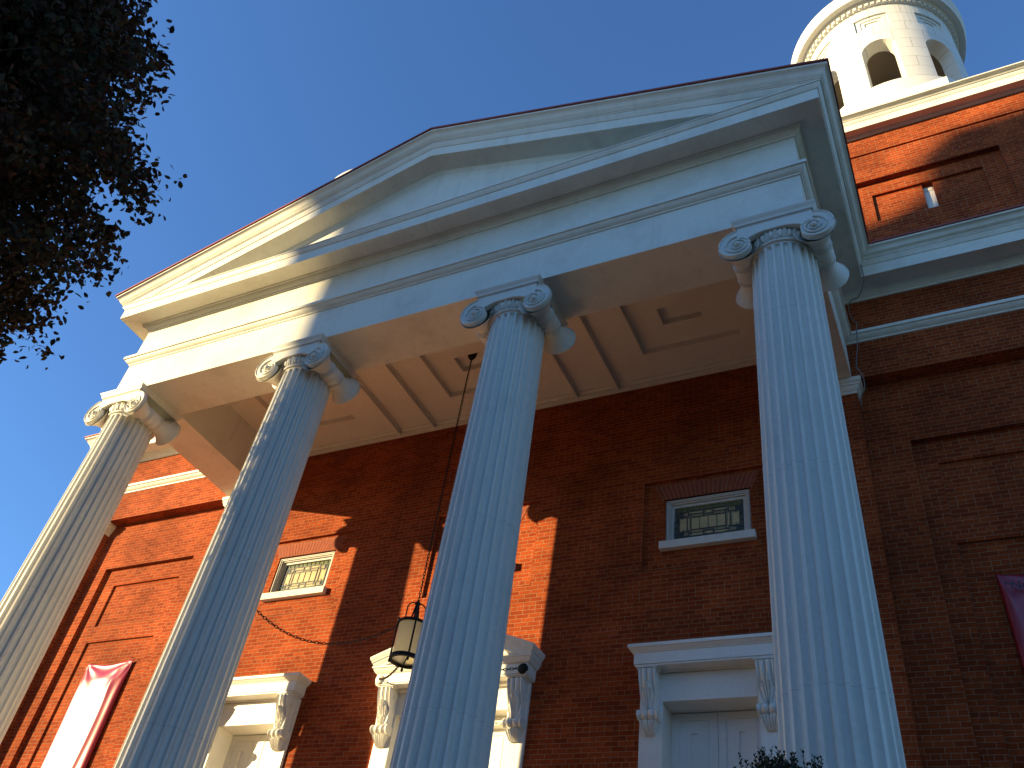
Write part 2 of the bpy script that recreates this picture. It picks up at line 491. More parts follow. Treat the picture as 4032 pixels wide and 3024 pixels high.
# ---- portico ceiling with coffers, battens
def c_lvl(x, y):
    for xc in (-3.89, 0, 3.89):
        if abs(x-xc) < .335 and -1.57 < y < -1.19: return .24
        if abs(x-xc) < .845 and -2.0 < y < -.72: return .12
    return 0.0
us = [-5.42, 5.42]; 
for xc in (-3.89, 0, 3.89): us += [xc-.845, xc-.335, xc+.335, xc+.845]
mb = relief(us, [-2.82, -2.0, -1.57, -1.19, -.72, 0], c_lvl, lambda u, v, d: (u, v, ZCE+d), MB())
for xc in (-2.34, -1.54, 1.54, 2.34):
    mb.box(xc-.03, xc+.03, -2.812, -.10, ZCE-.115, ZCE+.01)
    mb.box(xc-.055, xc+.055, -2.812, -.10, ZCE-.03, ZCE+.005)
mb.box(-5.42, 5.42, -.095, -.001, ZCE-.09, ZCE+.01)
mb.box(-5.42, 5.42, -.16, -.001, ZCE-.03, ZCE+.008)
mb.box(-5.42, 5.42, -2.812, -2.77, ZCE-.05, ZCE+.006)
mb.build('portico_ceiling', CEIL, church)

# ---- pilaster capitals
PROFC = [(0, 11.07), (.015, 11.072), (.015, 11.12), (.03, 11.13), (.055, 11.165), (.06, 11.20), (.075, 11.205), (.075, 11.25), (.095, 11.265), (.10, 11.29), (.10, 11.337), (0, 11.338)]
def pil_cap(x0, x1, y1=0.0):
    mb = MB(); mb.sweep([(x0, y1), (x0, -.2), (x1, -.2), (x1, y1)], PROFC)
    return mb.build('pilaster_capital', WHITE, church, smooth=True)
pil_cap(5.42, 6.33); pil_cap(-6.33, -5.42); pil_cap(9.98, BX); pil_cap(-BX, -9.98)

# ---- columns
XC = (-5.98, -1.92, 2.0, 5.90); YC = -3.253
def col_r(z):
    t_ = (z-FLOOR)/(10.85-FLOOR)
    return .534 - .119*t_
def make_column():
    col = empty('column', (0, 0, 0))
    mb = MB()
    NF = 24; per = 12
    rows = []
    zb, zt = FLOOR+.42, 10.80
    zl = [zb, zb+.02, zb+.05, zb+.09]+[zb+.09+(zt-.09-zb-.09)*i/26 for i in range(1, 27)]+[zt-.06, zt-.03, zt-.012, zt]
    for z in zl:
        r = col_r(z); ring = []
        halfw = math.pi*r/NF*.72
        de = min(zt-z, z-zb)
        for k in range(NF):
            for j in range(per):
                t_ = -1+2*j/(per-2) if j < per-1 else None
                if t_ is None:
                    a = (k+.5)*2*math.pi/NF + .0; ring.append((r*math.sin(a), -r*math.cos(a), z)); continue
                a = k*2*math.pi/NF + t_*halfw/r
                wz = math.sqrt(max(0, 1-((halfw-de)/halfw)**2)) if de < halfw else 1.0   # rounded flute ends
                dd = 0
                if abs(t_) < wz: dd = 1.02*halfw*math.sqrt(max(0, 1-(t_/max(wz, 1e-3))**2))*wz
                ring.append(((r-dd)*math.sin(a), -(r-dd)*math.cos(a), z))
        rows.append(ring)
    n = NF*per
    vs = [p for r_ in rows for p in r_]
    fs = []
    for i in range(len(rows)-1):
        for j in range(n):
            fs.append((i*n+j, i*n+(j+1) % n, (i+1)*n+(j+1) % n, (i+1)*n+j))
    mb.add(vs, fs)
    rt = col_r(10.8)
    mb.lathe([(rt, 10.80), (rt, 10.825), (rt+.028, 10.832), (rt+.036, 10.85), (rt+.028, 10.868), (rt-.01, 10.872)], n=64)
    rb = col_r(zb)
    mb.lathe([(rb+.02, zb-.06), (rb+.01, zb-.03), (rb, zb)], n=64)
    mb.build('shaft', COLW, col, smooth=True)
    mb = MB()
    mb.lathe([(rb, FLOOR+.37), (rb+.03, FLOOR+.37), (rb+.06, FLOOR+.34), (rb+.06, FLOOR+.31), (rb+.02, FLOOR+.28), (rb+.04, FLOOR+.22), (rb+.10, FLOOR+.20), (rb+.14, FLOOR+.16), (rb+.10, FLOOR+.11)], n=48)
    mb.box(-.68, .68, -.68, .68, FLOOR, FLOOR+.11)
    mb.build('base', COLW, col, smooth=True)
    # capital
    cap = empty('capital', (0, 0, 0), col)
    mb = MB()
    # abacus with cyma edge
    ab = [(.497, 11.235), (.503, 11.237), (.508, 11.262), (.520, 11.295), (.545, 11.325), (.547, 11.3375), (0, 11.3378)]
    for j in range(len(ab)-1):
        (a, z0), (b, z1) = ab[j], ab[j+1]
        for (sx, sy, ex, ey) in ((-1, -1, 1, -1), (1, -1, 1, 1), (1, 1, -1, 1), (-1, 1, -1, -1)):
            ya = lambda v, s: v*s*1.0
            mb.quad((sx*a, sy*a, z0), (ex*a, ey*a, z0), (ex*b, ey*b, z1), (sx*b, sy*b, z1))
    mb.build('abacus', COLW, cap, smooth=True)
    # echinus with egg and dart
    mb = MB()
    mb.lathe([(rt-.01, 10.868), (rt+.0, 10.875), (rt+.018, 10.90), (rt+.035, 10.95), (rt+.04, 11.01), (rt+.02, 11.05), (rt-.1, 11.07)], n=48)
    for k in range(24):
        a = (k+.5)*2*math.pi/24
        c_ = Vector((math.sin(a), -math.cos(a), 0))
        ctr = c_*(rt+.027)+Vector((0, 0, 10.955))
        n_, kk = 8, 6
        vs = []; tang = Vector((math.cos(a), math.sin(a), 0))
        for i in range(kk+1):
            ph = math.pi*i/kk
            for j in range(n_):
                b = 2*math.pi*j/n_
                vs.append(ctr+tang*(.034*math.sin(ph)*math.cos(b))+c_*(.036*math.sin(ph)*math.sin(b))+Vector((0, 0, .066*math.cos(ph)))+c_*(.014*math.cos(ph)))
        mb.add(vs, [(i*n_+j, i*n_+(j+1) % n_, (i+1)*n_+(j+1) % n_, (i+1)*n_+j) for i in range(kk) for j in range(n_)])
        for da in (-.014, 0, .014):
            a2 = k*2*math.pi/24+da*2.2
            e = Vector((math.sin(a2), -math.cos(a2), 0))
            mb.tube([e*(rt+.022)+Vector((0, 0, 10.89)), e*(rt+.045)+Vector((0, 0, 10.955)), e*(rt+.055)+Vector((0, 0, 11.03))], .0065, 5)
    mb.build('echinus', COLW, cap, smooth=True)
    # scroll faces, front and rear
    ex, ez = .485, 10.885
    def spiral(th):          # th 0 = top, growing inwards; outer edge of the volute
        return .298*math.exp(-.118*th)
    for sy in (-1, 1):
        mb = MB(); y_out = sy*.485; y_in = sy*.415
        outline = []
        for s_ in (1, -1):
            th = [2*math.pi*i/48 for i in range(0, 43)]
            pts = [(ex+spiral(t_)*math.sin(t_), ez+spiral(t_)*math.cos(t_)) for t_ in th]
            if s_ == 1: seg = pts
            else: seg = [(-x, z) for x, z in pts][::-1]
            outline.append(seg)
        right, left = outline
        # centre band bottom sagging
        last = right[-1]
        inner = [(last[0]-.0+(-2*last[0])*i/12, last[1]+(11.045-last[1])*math.sin(min(1, i/3)*math.pi/2) if i <= 6 else last[1]+(11.045-last[1])*math.sin(min(1, (12-i)/3)*math.pi/2)) for i in range(1, 12)]
        inner = [(x, z-.012*math.cos(x/last[0]*math.pi/2)) for x, z in inner]
        top = [(-ex+.04+ (2*ex-.08)*i/8, 11.2) for i in range(0, 9)]
        poly = right+inner+left+[]
        # disks (as fans) + band
        for s_ in (1, -1):
            seg = right if s_ == 1 else [(-x, z) for x, z in right]
            cen = (s_*ex, ez)
            k0 = len(mb.v); fan = [cen]+seg
            for y_ in (y_out,):
                # slightly dished face
                rings = 5; vv = []
                for q in range(rings+1):
                    f_ = q/rings
                    dish = .012*math.cos(f_*math.pi/2) if q < rings else -.0
                    for (x, z) in seg:
                        vv.append((cen[0]+(x-cen[0])*f_, y_-sy*dish, cen[1]+(z-cen[1])*f_))
                L_ = len(seg)
                ff = []
                for q in range(rings):
                    for j in range(L_-1): ff.append((q*L_+j, q*L_+j+1, (q+1)*L_+j+1, (q+1)*L_+j))
                    ff.append((q*L_+L_-1, q*L_, (q+1)*L_, (q+1)*L_+L_-1))
                mb.add(vv, ff)
            # rim side
            sv = [(x, y_out, z) for x, z in seg]+[(x, y_in, z) for x, z in seg]
            L_ = len(seg)
            mb.add(sv, [(j, j+1, L_+j+1, L_+j) for j in range(L_-1)])
            mb.add([(x, y_in, z) for x, z in seg], [tuple(range(L_))])
        # band between the scrolls
        nb = 16; tv = []; 
        xb = right[-1][0]
        for i in range(nb+1):
            x = -ex+2*ex*i/nb
            s__ = abs(x)/ex
            zb_ = 11.035 + (.0 if s__ < .25 else -.155*((s__-.25)/.75)**1.6)
            tv.append((x, zb_, 11.2365))
        vv = []
        for x, z0, z1 in tv: vv += [(x, y_out+sy*(-.004), z0), (x, y_out-sy*.004, z1), (x, y_in, z0), (x, y_in, z1)]
        ff = []
        for i in range(nb):
            a = 4*i; b = a+4
            ff += [(a, b, b+1, a+1), (a+2, b+2, b+3, a+3), (a, b, b+2, a+2), (a+1, b+1, b+3, a+3)]
        mb.add(vv, ff)
        # raised spiral fillets
        for s_ in (1, -1):
            pts = []; rr = []
            for i in range(60):
                t_ = 2*math.pi*.96*i/59
                r_ = spiral(t_)-.011
                pts.append((s_*(ex+r_*math.sin(t_)), y_out+sy*.004, ez+r_*math.cos(t_)))
            mb.tube(pts, .011, 6)
            pts = []; rr = []
            for i in range(110):
                t_ = 2*math.pi*2.1*i/109
                r_ = .180*math.exp(-.105*t_)
                pts.append((s_*(ex+r_*math.sin(t_)), y_out+sy*(.004+.012*(i/109)), ez+r_*math.cos(t_)-.0)); rr.append(.0135*(1-.3*i/109))
            mb.tube(pts, rr, 6)
            mb.sphere((s_*ex, y_out+sy*.012, ez), .04, .045, .04, 12, 8)
            # lower fillet sweeping from volute into the band
            pts = []
            for i in range(9):
                x = ex*(1-i/8)
                s__ = x/ex
                zz = 11.035 + (.0 if s__ < .25 else -.155*((s__-.25)/.75)**1.6)
                pts.append((s_*x, y_out+sy*.002, zz+.008))
            pts = [p for p in pts if abs(p[0]) < ex-.10]
            mb.tube(pts, .011, 6)
        mb.tube([(-ex, y_out+sy*.002, 11.226), (ex, y_out+sy*.002, 11.226)], .008, 6)
        mb.build('scroll_face', COLW, cap, smooth=True)
    # bolsters (baluster side) with bands
    for s_ in (1, -1):
        mb = MB()
        prof = []
        for i in range(41):
            t_ = -1+2*i/40
            r_ = .135+.135*max(0, (abs(t_)-.30)/.70)**2.1
            if abs(t_) < .30:
                r_ = .142+.012*abs(math.sin(t_/.30*math.pi*2.5))
            prof.append((r_, t_*.44))
        mb.lathe(prof, (s_*(ex-.005), 0, ez+.012), 32, 'y')
        for t_ in (-.30, -.24, .24, .30, -.36, .36):
            rr_ = .158 if abs(t_) < .35 else .15
            mb.lathe([(rr_-.02, -.012), (rr_, -.006), (rr_, .006), (rr_-.02, .012)], (s_*(ex-.005), t_*.44, ez+.012), 28, 'y')
        mb.build('bolster', COLW, cap, smooth=True)
    return col
col0 = make_column()
for i, x in enumerate(XC):
    c_ = col0 if i == 0 else copy_tree(col0)
    c_.location = (x, YC, 0); c_.parent = church
    c_.rotation_euler = (0, 0, 0)

# ---- windows
GREEN = plain('green_opal_glass', (.13, .16, .07), .22, .5, 12, spec=.6)
AMBER = plain('amber_opal_glass', (.52, .42, .22), .22, .3, 9, spec=.6)
BLUEG = plain('dark_blue_glass', (.06, .09, .09), .2, .4, 14, spec=.6)
OLIVE = plain('grey_olive_opal_glass', (.27, .25, .14), .25, .4, 10, spec=.6)
LEAD = plain('lead_came', (.05, .05, .05), .5, .2, 20)
def make_window():
    w_ = empty('window')
    x0, x1, z0, z1 = -.665, .665, 8.99, 9.80
    def ring(mb, m0, m1, y0, y1):
        a0, a1, b0, b1 = x0+m0, x1-m0, z0+m0*.0, z1-m0
        c0, c1, d0, d1 = x0+m1, x1-m1, z0+m1*.35, z1-m1
        mb.box(a0, c0, y0, y1, b0, b1); mb.box(c1, a1, y0, y1, b0, b1)
        mb.box(c0, c1, y0, y1, d1, b1); mb.box(c0, c1, y0, y1, b0, d0)
    mb = MB(); ring(mb, .0, .055, .08, .3); ring(mb, .02, .035, .066, .12); ring(mb, .055, .075, .105, .3)
    mb.build('frame', SASH, w_, bevel=.006)
    mb = MB(); ring(mb, .076, .120, .14, .26); mb.build('sash', SASH, w_, bevel=.006)
    gx0, gx1, gz0, gz1 = -.545, .545, 9.08, 9.68
    mb = MB(); yg = .175
    # stained glass: border tiles, centre lights, leads
    W_, H_ = gx1-gx0, gz1-gz0
    mb.quad((gx0, yg, gz0), (gx1, yg, gz0), (gx1, yg, gz1), (gx0, yg, gz1), 0)
    FIELD = True
    def pane(a, b, c, d, mi, dy=.003): mb.quad((gx0+a*W_, yg-dy, gz0+c*H_), (gx0+b*W_, yg-dy, gz0+c*H_), (gx0+b*W_, yg-dy, gz0+d*H_), (gx0+a*W_, yg-dy, gz0+d*H_), mi)
    pane(.07, .93, .13, .87, 4, .0015)
    pane(.235, .735, .30, .68, 1)
    pane(.08, .17, .30, .66, 1); pane(.83, .92, .30, .66, 1)
    pane(.25, .40, .76, .84, 1); pane(.58, .72, .76, .84, 1); pane(.25, .40, .14, .23, 1); pane(.58, .72, .14, .23, 1)
    pane(.46, .53, .78, .85, 1); pane(.46, .53, .12, .19, 1); pane(.19, .21, .3, .66, 1); pane(.765, .79, .3, .66, 1)
    for a in (.06, .88):
        for c_ in (.70, .12): pane(a, a+.07, c_, c_+.15, 2)
    pane(.0, .045, 0, 1, 2, .002); pane(.955, 1, 0, 1, 2, .002)
    lead = []
    def ln(a, c_, b, d, w2=.010): 
        if a == b: mb.box(gx0+a*W_-w2/2, gx0+a*W_+w2/2, yg-.012, yg, gz0+min(c_, d)*H_, gz0+max(c_, d)*H_, 3)
        else: mb.box(gx0+min(a, b)*W_, gx0+max(a, b)*W_, yg-.0115, yg, gz0+c_*H_-w2/2, gz0+c_*H_+w2/2, 3)
    for a in (.36, .485, .61): ln(a, .30, a, .68, .007)
    for (a, c_, b, d) in ((.235, .3, .735, .3), (.235, .68, .735, .68), (.235, .2, .235, .78), (.735, .2, .735, .78), (.18, .26, .18, .72), (.80, .26, .80, .72),
                          (.18, .72, .08, .72), (.18, .26, .08, .26), (.80, .72, .92, .72), (.80, .26, .92, .26), (.20, .78, .42, .78), (.56, .78, .78, .78), (.20, .2, .42, .2), (.56, .2, .78, .2),
                          (.42, .68, .42, .86), (.56, .68, .56, .86), (.42, .12, .42, .3), (.56, .12, .56, .3), (.42, .86, .56, .86), (.42, .12, .56, .12), (.42, .74, .56, .74), (.42, .24, .56, .24),
                          (.22, .88, .76, .88), (.22, .10, .76, .10), (.06, .2, .06, .8), (.94, .2, .94, .8), (.12, .66, .12, .86), (.12, .12, .12, .34), (.88, .66, .88, .86), (.88, .12, .88, .34),
                          (.06, .86, .2, .86), (.06, .12, .2, .12), (.8, .86, .94, .86), (.8, .12, .94, .12), (.2, .7, .2, .9), (.2, .08, .2, .3), (.78, .7, .78, .9), (.78, .08, .78, .3)):
        ln(a, c_, b, d, .013)
    for i in range(1, 11):
        ln(i/11, .90, i/11, 1.0, .006); ln(i/11, 0, i/11, .10, .006)
    for i in range(1, 5):
        ln(0, i/5, .05, i/5, .006); ln(.95, i/5, 1, i/5, .006)
    mb.build('stained_glass', [GREEN, AMBER, BLUEG, LEAD, OLIVE], w_, merge=False)
    mb = MB(); mb.box(-.735, .735, -.045, .12, 8.855, 8.99); mb.build('sill', STONE, w_, bevel=.008)
    # flat arch of splayed rubbed bricks
    mb = MB(); nb = 21
    for i in range(nb):
        f0, f1 = -1+2*i/nb, -1+2*(i+1)/nb
        g = .009
        p = [(f0*.70+g/2, 9.80), (f1*.70-g/2, 9.80), (f1*.825-g/2, 10.075), (f0*.825+g/2, 10.075)]
        mb.prism(p, .043, .07, 0)
    mb.prism([(-.70, 9.80), (.70, 9.80), (.825, 10.08), (-.825, 10.08)], .0475, .071, 1)
    mb.build('flat_arch', [VOUSS, MORTAR], w_, merge=False)
    return w_
win0 = make_window()
for i, x in enumerate((-3.895, 0, 3.895)):
    o_w = win0 if i == 0 else copy_tree(win0)
    o_w.parent = church; o_w.location = (x, 0, 0)
    if x == 0: o_w.scale = (.935, 1, 1)

# ---- doorways
def console(xc, wdt, ztop, zroll, zbot, proj, parent):
    """scroll bracket with ribs and an acanthus leaf"""
    mb = MB(); nu, nv = 28, 72
    zh = ztop-zbot
    def base(z):
        if z > zroll+.06:
            t_ = (ztop-z)/(ztop-zroll-.06)
            return (proj-.02)*(1-.66*(.5-.5*math.cos(min(1, t_*1.08)*math.pi)))
        if z > zroll-.075:
            t_ = (z-zroll)/.07
            return .055+.085*math.sqrt(max(0, 1-t_*t_))
        t_ = (zroll-.075-z)/(zroll-.075-zbot)
        return .085*(1-t_**2)+.012
    grid = []
    for j in range(nv+1):
        z = ztop-(ztop-zbot)*j/nv; row = []
        t_ = j/nv
        for i in range(nu+1):
            s_ = -1+2*i/nu
            d = base(z)
            hw = wdt/2
            if z > zroll+.06:
                rib = .055*abs(math.sin(s_*math.pi*1.5))**.5-.01 if abs(s_) < .94 else .02
                lt = (z-(zroll+.05))/(ztop-zroll)
                lw = .92*(1-(lt/.62)**3) if lt < .62 else -1
                if abs(s_) < lw:
                    ang = math.atan2(s_, lt+.25)
                    rib = .045+.034*abs(math.sin(ang*7))-.025*abs(s_)+.03*(lt/.62)**2
                d += rib
            elif z > zroll-.075:
                d += .045*abs(math.sin(s_*math.pi*1.5))**.6
                hw = wdt/2*1.2
            else:
                q = (zroll-.075-z)/(zroll-.075-zbot)
                hw = wdt/2*(.95-.45*q)
                d += .034*abs(math.sin(s_*math.pi*2.5))*(1-.3*q)+.01
            row.append((xc+s_*hw, -d-.05, z))
        grid.append(row)
    n_ = nu+1
    vs = [p for r_ in grid for p in r_]
    mb.add(vs, [(j*n_+i, j*n_+i+1, (j+1)*n_+i+1, (j+1)*n_+i) for j in range(nv) for i in range(nu)])
    for i in (0, nu):
        col_ = [grid[j][i] for j in range(nv+1)]
        vv = col_+[(p[0], -.045, p[2]) for p in col_]
        mb.add(vv, [(j, j+1, nv+1+j+1, nv+1+j) for j in range(nv)])
    bl = grid[-1]
    mb.add(list(bl)+[(p[0], -.045, p[2]) for p in bl], [(i, i+1, n_+i+1, n_+i) for i in range(nu)])
    # rosette on the side of the upper scroll
    for s_ in (-1, 1):
        cx, cy, cz = xc+s_*(wdt/2+.004), -.14, ztop-.13
        for k in range(6):
            a = k*math.pi/3
            mb.sphere((cx, cy+.028*math.cos(a), cz+.028*math.sin(a)), .012, .018, .018, 6, 4)
        mb.sphere((cx+s_*.006, cy, cz), .012, .014, .014, 6, 4)
    return mb.build('console', TRIM, parent, smooth=True)

def leaf_door(x0, x1, z0, z1, y, parent, big=False):
    mb = MB(); xm = (x0+x1)/2; hw = (x1-x0)/2
    px = hw-.105
    def lv(u, v):
        a = abs(u-xm)
        if a < .043 and v < z1-.27: return .02
        if a < px and v < z1-.095: return .012 if a > px-.018 or v > z1-.113 else .004
        return 0
    relief([x0, xm-px, xm-px+.018, xm-.043, xm+.043, xm+px-.018, xm+px, x1], [z0, z1-.27, z1-.113, z1-.095, z1], lv, lambda u, v, d: (u, y+d, v), mb)
    mb.quad((x0, y, z0), (x0, y+.05, z0), (x0, y+.05, z1), (x0, y, z1)); mb.quad((x1, y, z0), (x1, y+.05, z0), (x1, y+.05, z1), (x1, y, z1))
    return mb.build('door_leaf', TRIM, parent)

def side_door():
    d = empty('doorway')
    mb = MB()
    mb.box(-.95, -.633, -.05, .44, FLOOR, 6.86); mb.box(.633, .95, -.05, .44, FLOOR, 6.86)
    mb.box(-.633, .633, -.05, .44, 6.468, 6.86)
    mb.build('door_frame', TRIM, d, bevel=.006)
    mb = MB()
    path = [(-.95, 0.0), (-.95, -.25), (.95, -.25), (.95, 0.0)]
    mb.sweep([(-.975, 0), (-.975, -.28), (.975, -.28), (.975, 0)], [(-.2, 6.912), (0, 6.91), (0, 7.07), (.012, 7.072), (.016, 7.085), (.04, 7.10), (.055, 7.125), (.06, 7.13), (.072, 7.132), (.072, 7.178), (-.3, 7.20)])
    mb.box(-.96, .96, -.27, 0, 6.885, 6.905)
    mb.box(-.64, .64, -.075, -.045, 6.862, 6.886)
    for s_ in (-1, 1):
        x = s_*.79
        mb.sweep([(x-.125, -.04), (x-.125, -.25), (x+.125, -.25), (x+.125, -.04)], [(0, 6.838), (.0, 6.86), (.02, 6.866), (.024, 6.886)], caps=True)
    mb.build('door_cornice', TRIM, d, smooth=True)
    console(-.79, .235, 6.84, 6.255, 6.015, .225, d); console(.79, .235, 6.84, 6.255, 6.015, .225, d)
    leaf_door(-.633, -.003, FLOOR, 6.456, .35, d); leaf_door(.003, .633, FLOOR, 6.456, .35, d)
    return d
dr = side_door(); dr.parent = church; dr.location = (-3.895, 0, 0)
dr2 = copy_tree(dr, church); dr2.location = (3.9, 0, 0)

d = empty('doorway', (0, 0, 0), church)
d['label'] = 'taller central doorway under a small white pediment'
mb = MB()
mb.box(-1.265, -.968, -.05, .44, FLOOR, 6.86); mb.box(.968, 1.265, -.05, .44, FLOOR, 6.86); mb.box(-.968, .968, -.05, .44, 6.478, 6.86)
mb.box(-.967, .967, .12, .43, 6.33, 6.40); mb.box(-.967, .967, .16, .43, 6.401, 6.477)
mb.box(-.967, -.897, .12, .43, FLOOR, 6.329); mb.box(.897, .967, .12, .43, FLOOR, 6.329)
mb.build('door_frame', TRIM, d, bevel=.006)
mb = MB()
HC = [(-.2, 6.902), (0, 6.90), (0, 7.05), (.012, 7.053), (.03, 7.07), (.05, 7.10), (.06, 7.128), (.075, 7.13), (.075, 7.152), (-.2, 7.165)]
mb.sweep([(-1.31, 0), (-1.31, -.30), (1.31, -.30), (1.31, 0)], HC)
mb.box(-1.3, 1.3, -.29, 0, 6.876, 6.896)
mb.box(-.98, .98, -.12, -.045, 6.83, 6.877)
for s_ in (-1, 1):
    x = s_*1.12
    mb.sweep([(x-.125, -.04), (x-.125, -.25), (x+.125, -.25), (x+.125, -.04)], [(0, 6.838), (.0, 6.855), (.02, 6.86), (.024, 6.877)], caps=True)
mb.build('door_cornice', TRIM, d, smooth=True)
mb = MB()
RK2 = [(-.17, 7.07), (.0, 7.075), (.0, 7.10), (.045, 7.11), (.05, 7.15), (.06, 7.16), (.075, 7.185), (.078, 7.20), (.09, 7.202), (.10, 7.235), (.118, 7.25), (.122, 7.29), (-.30, 7.30)]
mb.rake(RK2, 1.31, -.30, .37)
for s_ in (-1, 1):
    prof = RK2[2:-1]
    vs = []
    for (o, z) in prof: vs += [(s_*(1.31+o), -.30-o, z), (s_*(1.31+o), 0, z)]
    mb.add(vs, [(2*j, 2*j+1, 2*j+3, 2*j+2) for j in range(len(prof)-1)])
mb.prism([(-1.30, 7.13), (1.30, 7.13), (0, 7.13+.37*1.30)], -.14, 0)
mb.build('pediment', TRIM, d, smooth=True)
console(-1.12, .235, 6.84, 6.235, 6.0, .225, d); console(1.12, .235, 6.84, 6.235, 6.0, .225, d)
leaf_door(-.895, -.003, FLOOR, 6.33, .26, d); leaf_door(.003, .895, FLOOR, 6.33, .26, d)
for s_ in (-1, 1):     # tie plates for the lantern stays
    mb = MB(); mb.lathe([(0, -.03), (.05, -.025), (.075, -.01), (.08, 0), (.08, .02)], (s_*1.24, -.302, 6.965), 20, 'y')
    mb.build('tie_plate', TRIM if s_ < 0 else IRON, d, smooth=True)

# ---- portico floor and steps
mb = MB()
mb.box(-7.2, 7.2, -4.6, -.001, 0.0, FLOOR)
for i in range(8):
    mb.box(-7.2, 7.2, -4.6-.32*(i+1), -4.6-.32*i+.0, 0.0, FLOOR-.17*(i+1))
mb.build('portico_steps', plain('brick_steps', (.46, .26, .14), .85, .2, 5), church)

# ---- tower bases (attics) and belfries
def attic_and_tower(sx):
    at = empty('bell_tower', (0, 0, 0))
    X0, X1, Y0, Y1 = -2.72, 2.72, FY, 6.0            # local x about the tower axis
    def lv(x, z):
        a = abs(x)
        if z > 16.98: return -.03
        if abs(x-.01) < .0905 and 15.065 < z < 15.83: return .30
        if a < .925 and 15.06 < z < 15.83: return .16
        if a < 1.265 and 14.72 < z < 16.175: return .11
        return 0
    mb = relief([X0, -1.265, -.925, -.08, .10, .925, 1.265, X1], [13.5, 14.72, 15.06, 15.065, 15.83, 16.175, 16.98, 17.7], lv, lambda u, v, d_: (u, Y0+d_, v), MB())
    for x in (X0, X1): mb.quad((x, Y0, 13.5), (x, Y1, 13.5), (x, Y1, 17.7), (x, Y0, 17.7))
    mb.quad((X0, Y1, 13.5), (X1, Y1, 13.5), (X1, Y1, 17.6), (X0, Y1, 17.6))
    mb.build('brick_base', BRICK, at)
    mb = MB(); mb.box(-.078, .098, FY+.245, FY+.28, 15.07, 15.828); mb.box(-.06, .08, FY+.235, FY+.25, 15.70, 15.80)
    mb.build('vent_slot', TRIM, at)
    mb = MB()
    pa = [(X0, Y1), (X0, Y0), (X1, Y0), (X1, Y1)]
    dz = 4.165
    PR = [(0, 17.495), (.02, 17.50), (.025, 17.52), (.05, 17.53), (.09, 17.555), (.10, 17.575), (.24, 17.577), (.242, 17.54), (.26, 17.54), (.26, 17.745),
          (.272, 17.75), (.276, 17.765), (.295, 17.785), (.30, 17.81), (.31, 17.813), (.325, 17.83), (.35, 17.855), (.385, 17.87), (.41, 17.873), (.412, 17.90), (.0, 17.95)]
    # the visible moulding sits against the wall a little above the last brick course
    mb.sweep(pa, PR)
    mb.quad((X0, Y0, 17.949), (X1, Y0, 17.949), (X1, Y1, 17.949), (X0, Y1, 17.949))
    mb.build('base_cornice', WHITE, at, smooth=True)
    cy = 2.89
    # octagonal plinth
    mb = MB(); ap = 2.465; rr = ap/math.cos(math.pi/8)
    oc = [(rr*math.sin(math.pi/8+k*math.pi/4), cy-rr*math.cos(math.pi/8+k*math.pi/4)) for k in range(8)]
    vs = [(x, y, 17.6) for x, y in oc]+[(x, y, 19.87) for x, y in oc]
    mb.add(vs, [(k, (k+1) % 8, 8+(k+1) % 8, 8+k) for k in range(8)]+[tuple(range(8, 16))])
    mb.lathe([(2.03, 19.87), (2.03, 21.08), (2.0, 21.10), (1.62, 21.11)], (0, cy, 0), 96)
    mb.build('plinth', TOWERW, at, smooth=True)
    # drum with eight arched openings and stepped panels
    mb = MB(); RO, RI = 1.89, 1.55
    nth = 8*36; zs0, zsp, ztop = 21.10, 22.88, 24.98
    rad = .40
    dth = 2*math.pi/nth
    def rel(thc):        # angle relative to nearest window axis
        k = round(thc/(math.pi/4)); return thc-k*math.pi/4
    def P(th, z, r_): return (r_*math.sin(th), cy-r_*math.cos(th), z)
    # angular divisions: fine inside openings
    for k in range(8):
        c0 = k*math.pi/4
        hw = rad/RO
        angs_in = [-hw+2*hw*i/16 for i in range(17)]
        angs_in = [hw*math.sin(a/hw*math.pi/2) for a in angs_in]
        zt = [zsp+math.sqrt(max(0, rad*rad-(a*RO)**2)) for a in angs_in]
        side = [hw+(math.pi/8-hw)*i/5 for i in range(6)]
        for s_ in (-1, 1):
            for i in range(5):
                a, b = c0+s_*side[i], c0+s_*side[i+1]
                mb.quad(P(a, zs0, RO), P(b, zs0, RO), P(b, 23.9, RO), P(a, 23.9, RO))
                mb.quad(P(a, zs0, RI), P(b, zs0, RI), P(b, 23.6, RI), P(a, 23.6, RI))
            a = c0+s_*hw
            mb.quad(P(a, zs0, RO), P(a, zs0, RI), P(a, zsp, RI), P(a, zsp, RO))
        for i in range(16):
            a, b = c0+angs_in[i], c0+angs_in[i+1]
            mb.quad(P(a, zt[i], RO), P(b, zt[i+1], RO), P(b, 23.9, RO), P(a, 23.9, RO))
            mb.quad(P(a, zt[i], RI), P(b, zt[i+1], RI), P(b, 23.6, RI), P(a, 23.6, RI))
            mb.quad(P(a, zt[i], RO), P(b, zt[i+1], RO), P(b, zt[i+1], RI), P(a, zt[i], RI))
        # stepped panel zone 23.9..24.98
        def lv(a_, z):
            q = abs(a_*RO)
            if q < .17 and 24.17 < z < 24.35: return .10
            if q < .27 and 24.08 < z < 24.44: return .07
            if q < .40 and 23.97 < z < 24.56: return .045
            return 0
        us = [-math.pi/8+math.pi/4*i/12 for i in range(13)]+[s_*q/RO for s_ in (-1, 1) for q in (.17, .27, .40)]
        relief(us, [23.9, 23.97, 24.08, 24.17, 24.35, 24.44, 24.56, ztop], lv, lambda u, v, d_, c0=c0: P(c0+u, v, RO-d_), mb)
    mb.build('drum', TOWERB, at)
    mb = MB()
    mb.lathe([(0, 23.6), (1.56, 23.6)], (0, cy, 0), 48); mb.lathe([(0, 21.09), (1.9, 21.09)], (0, cy, 0), 48)
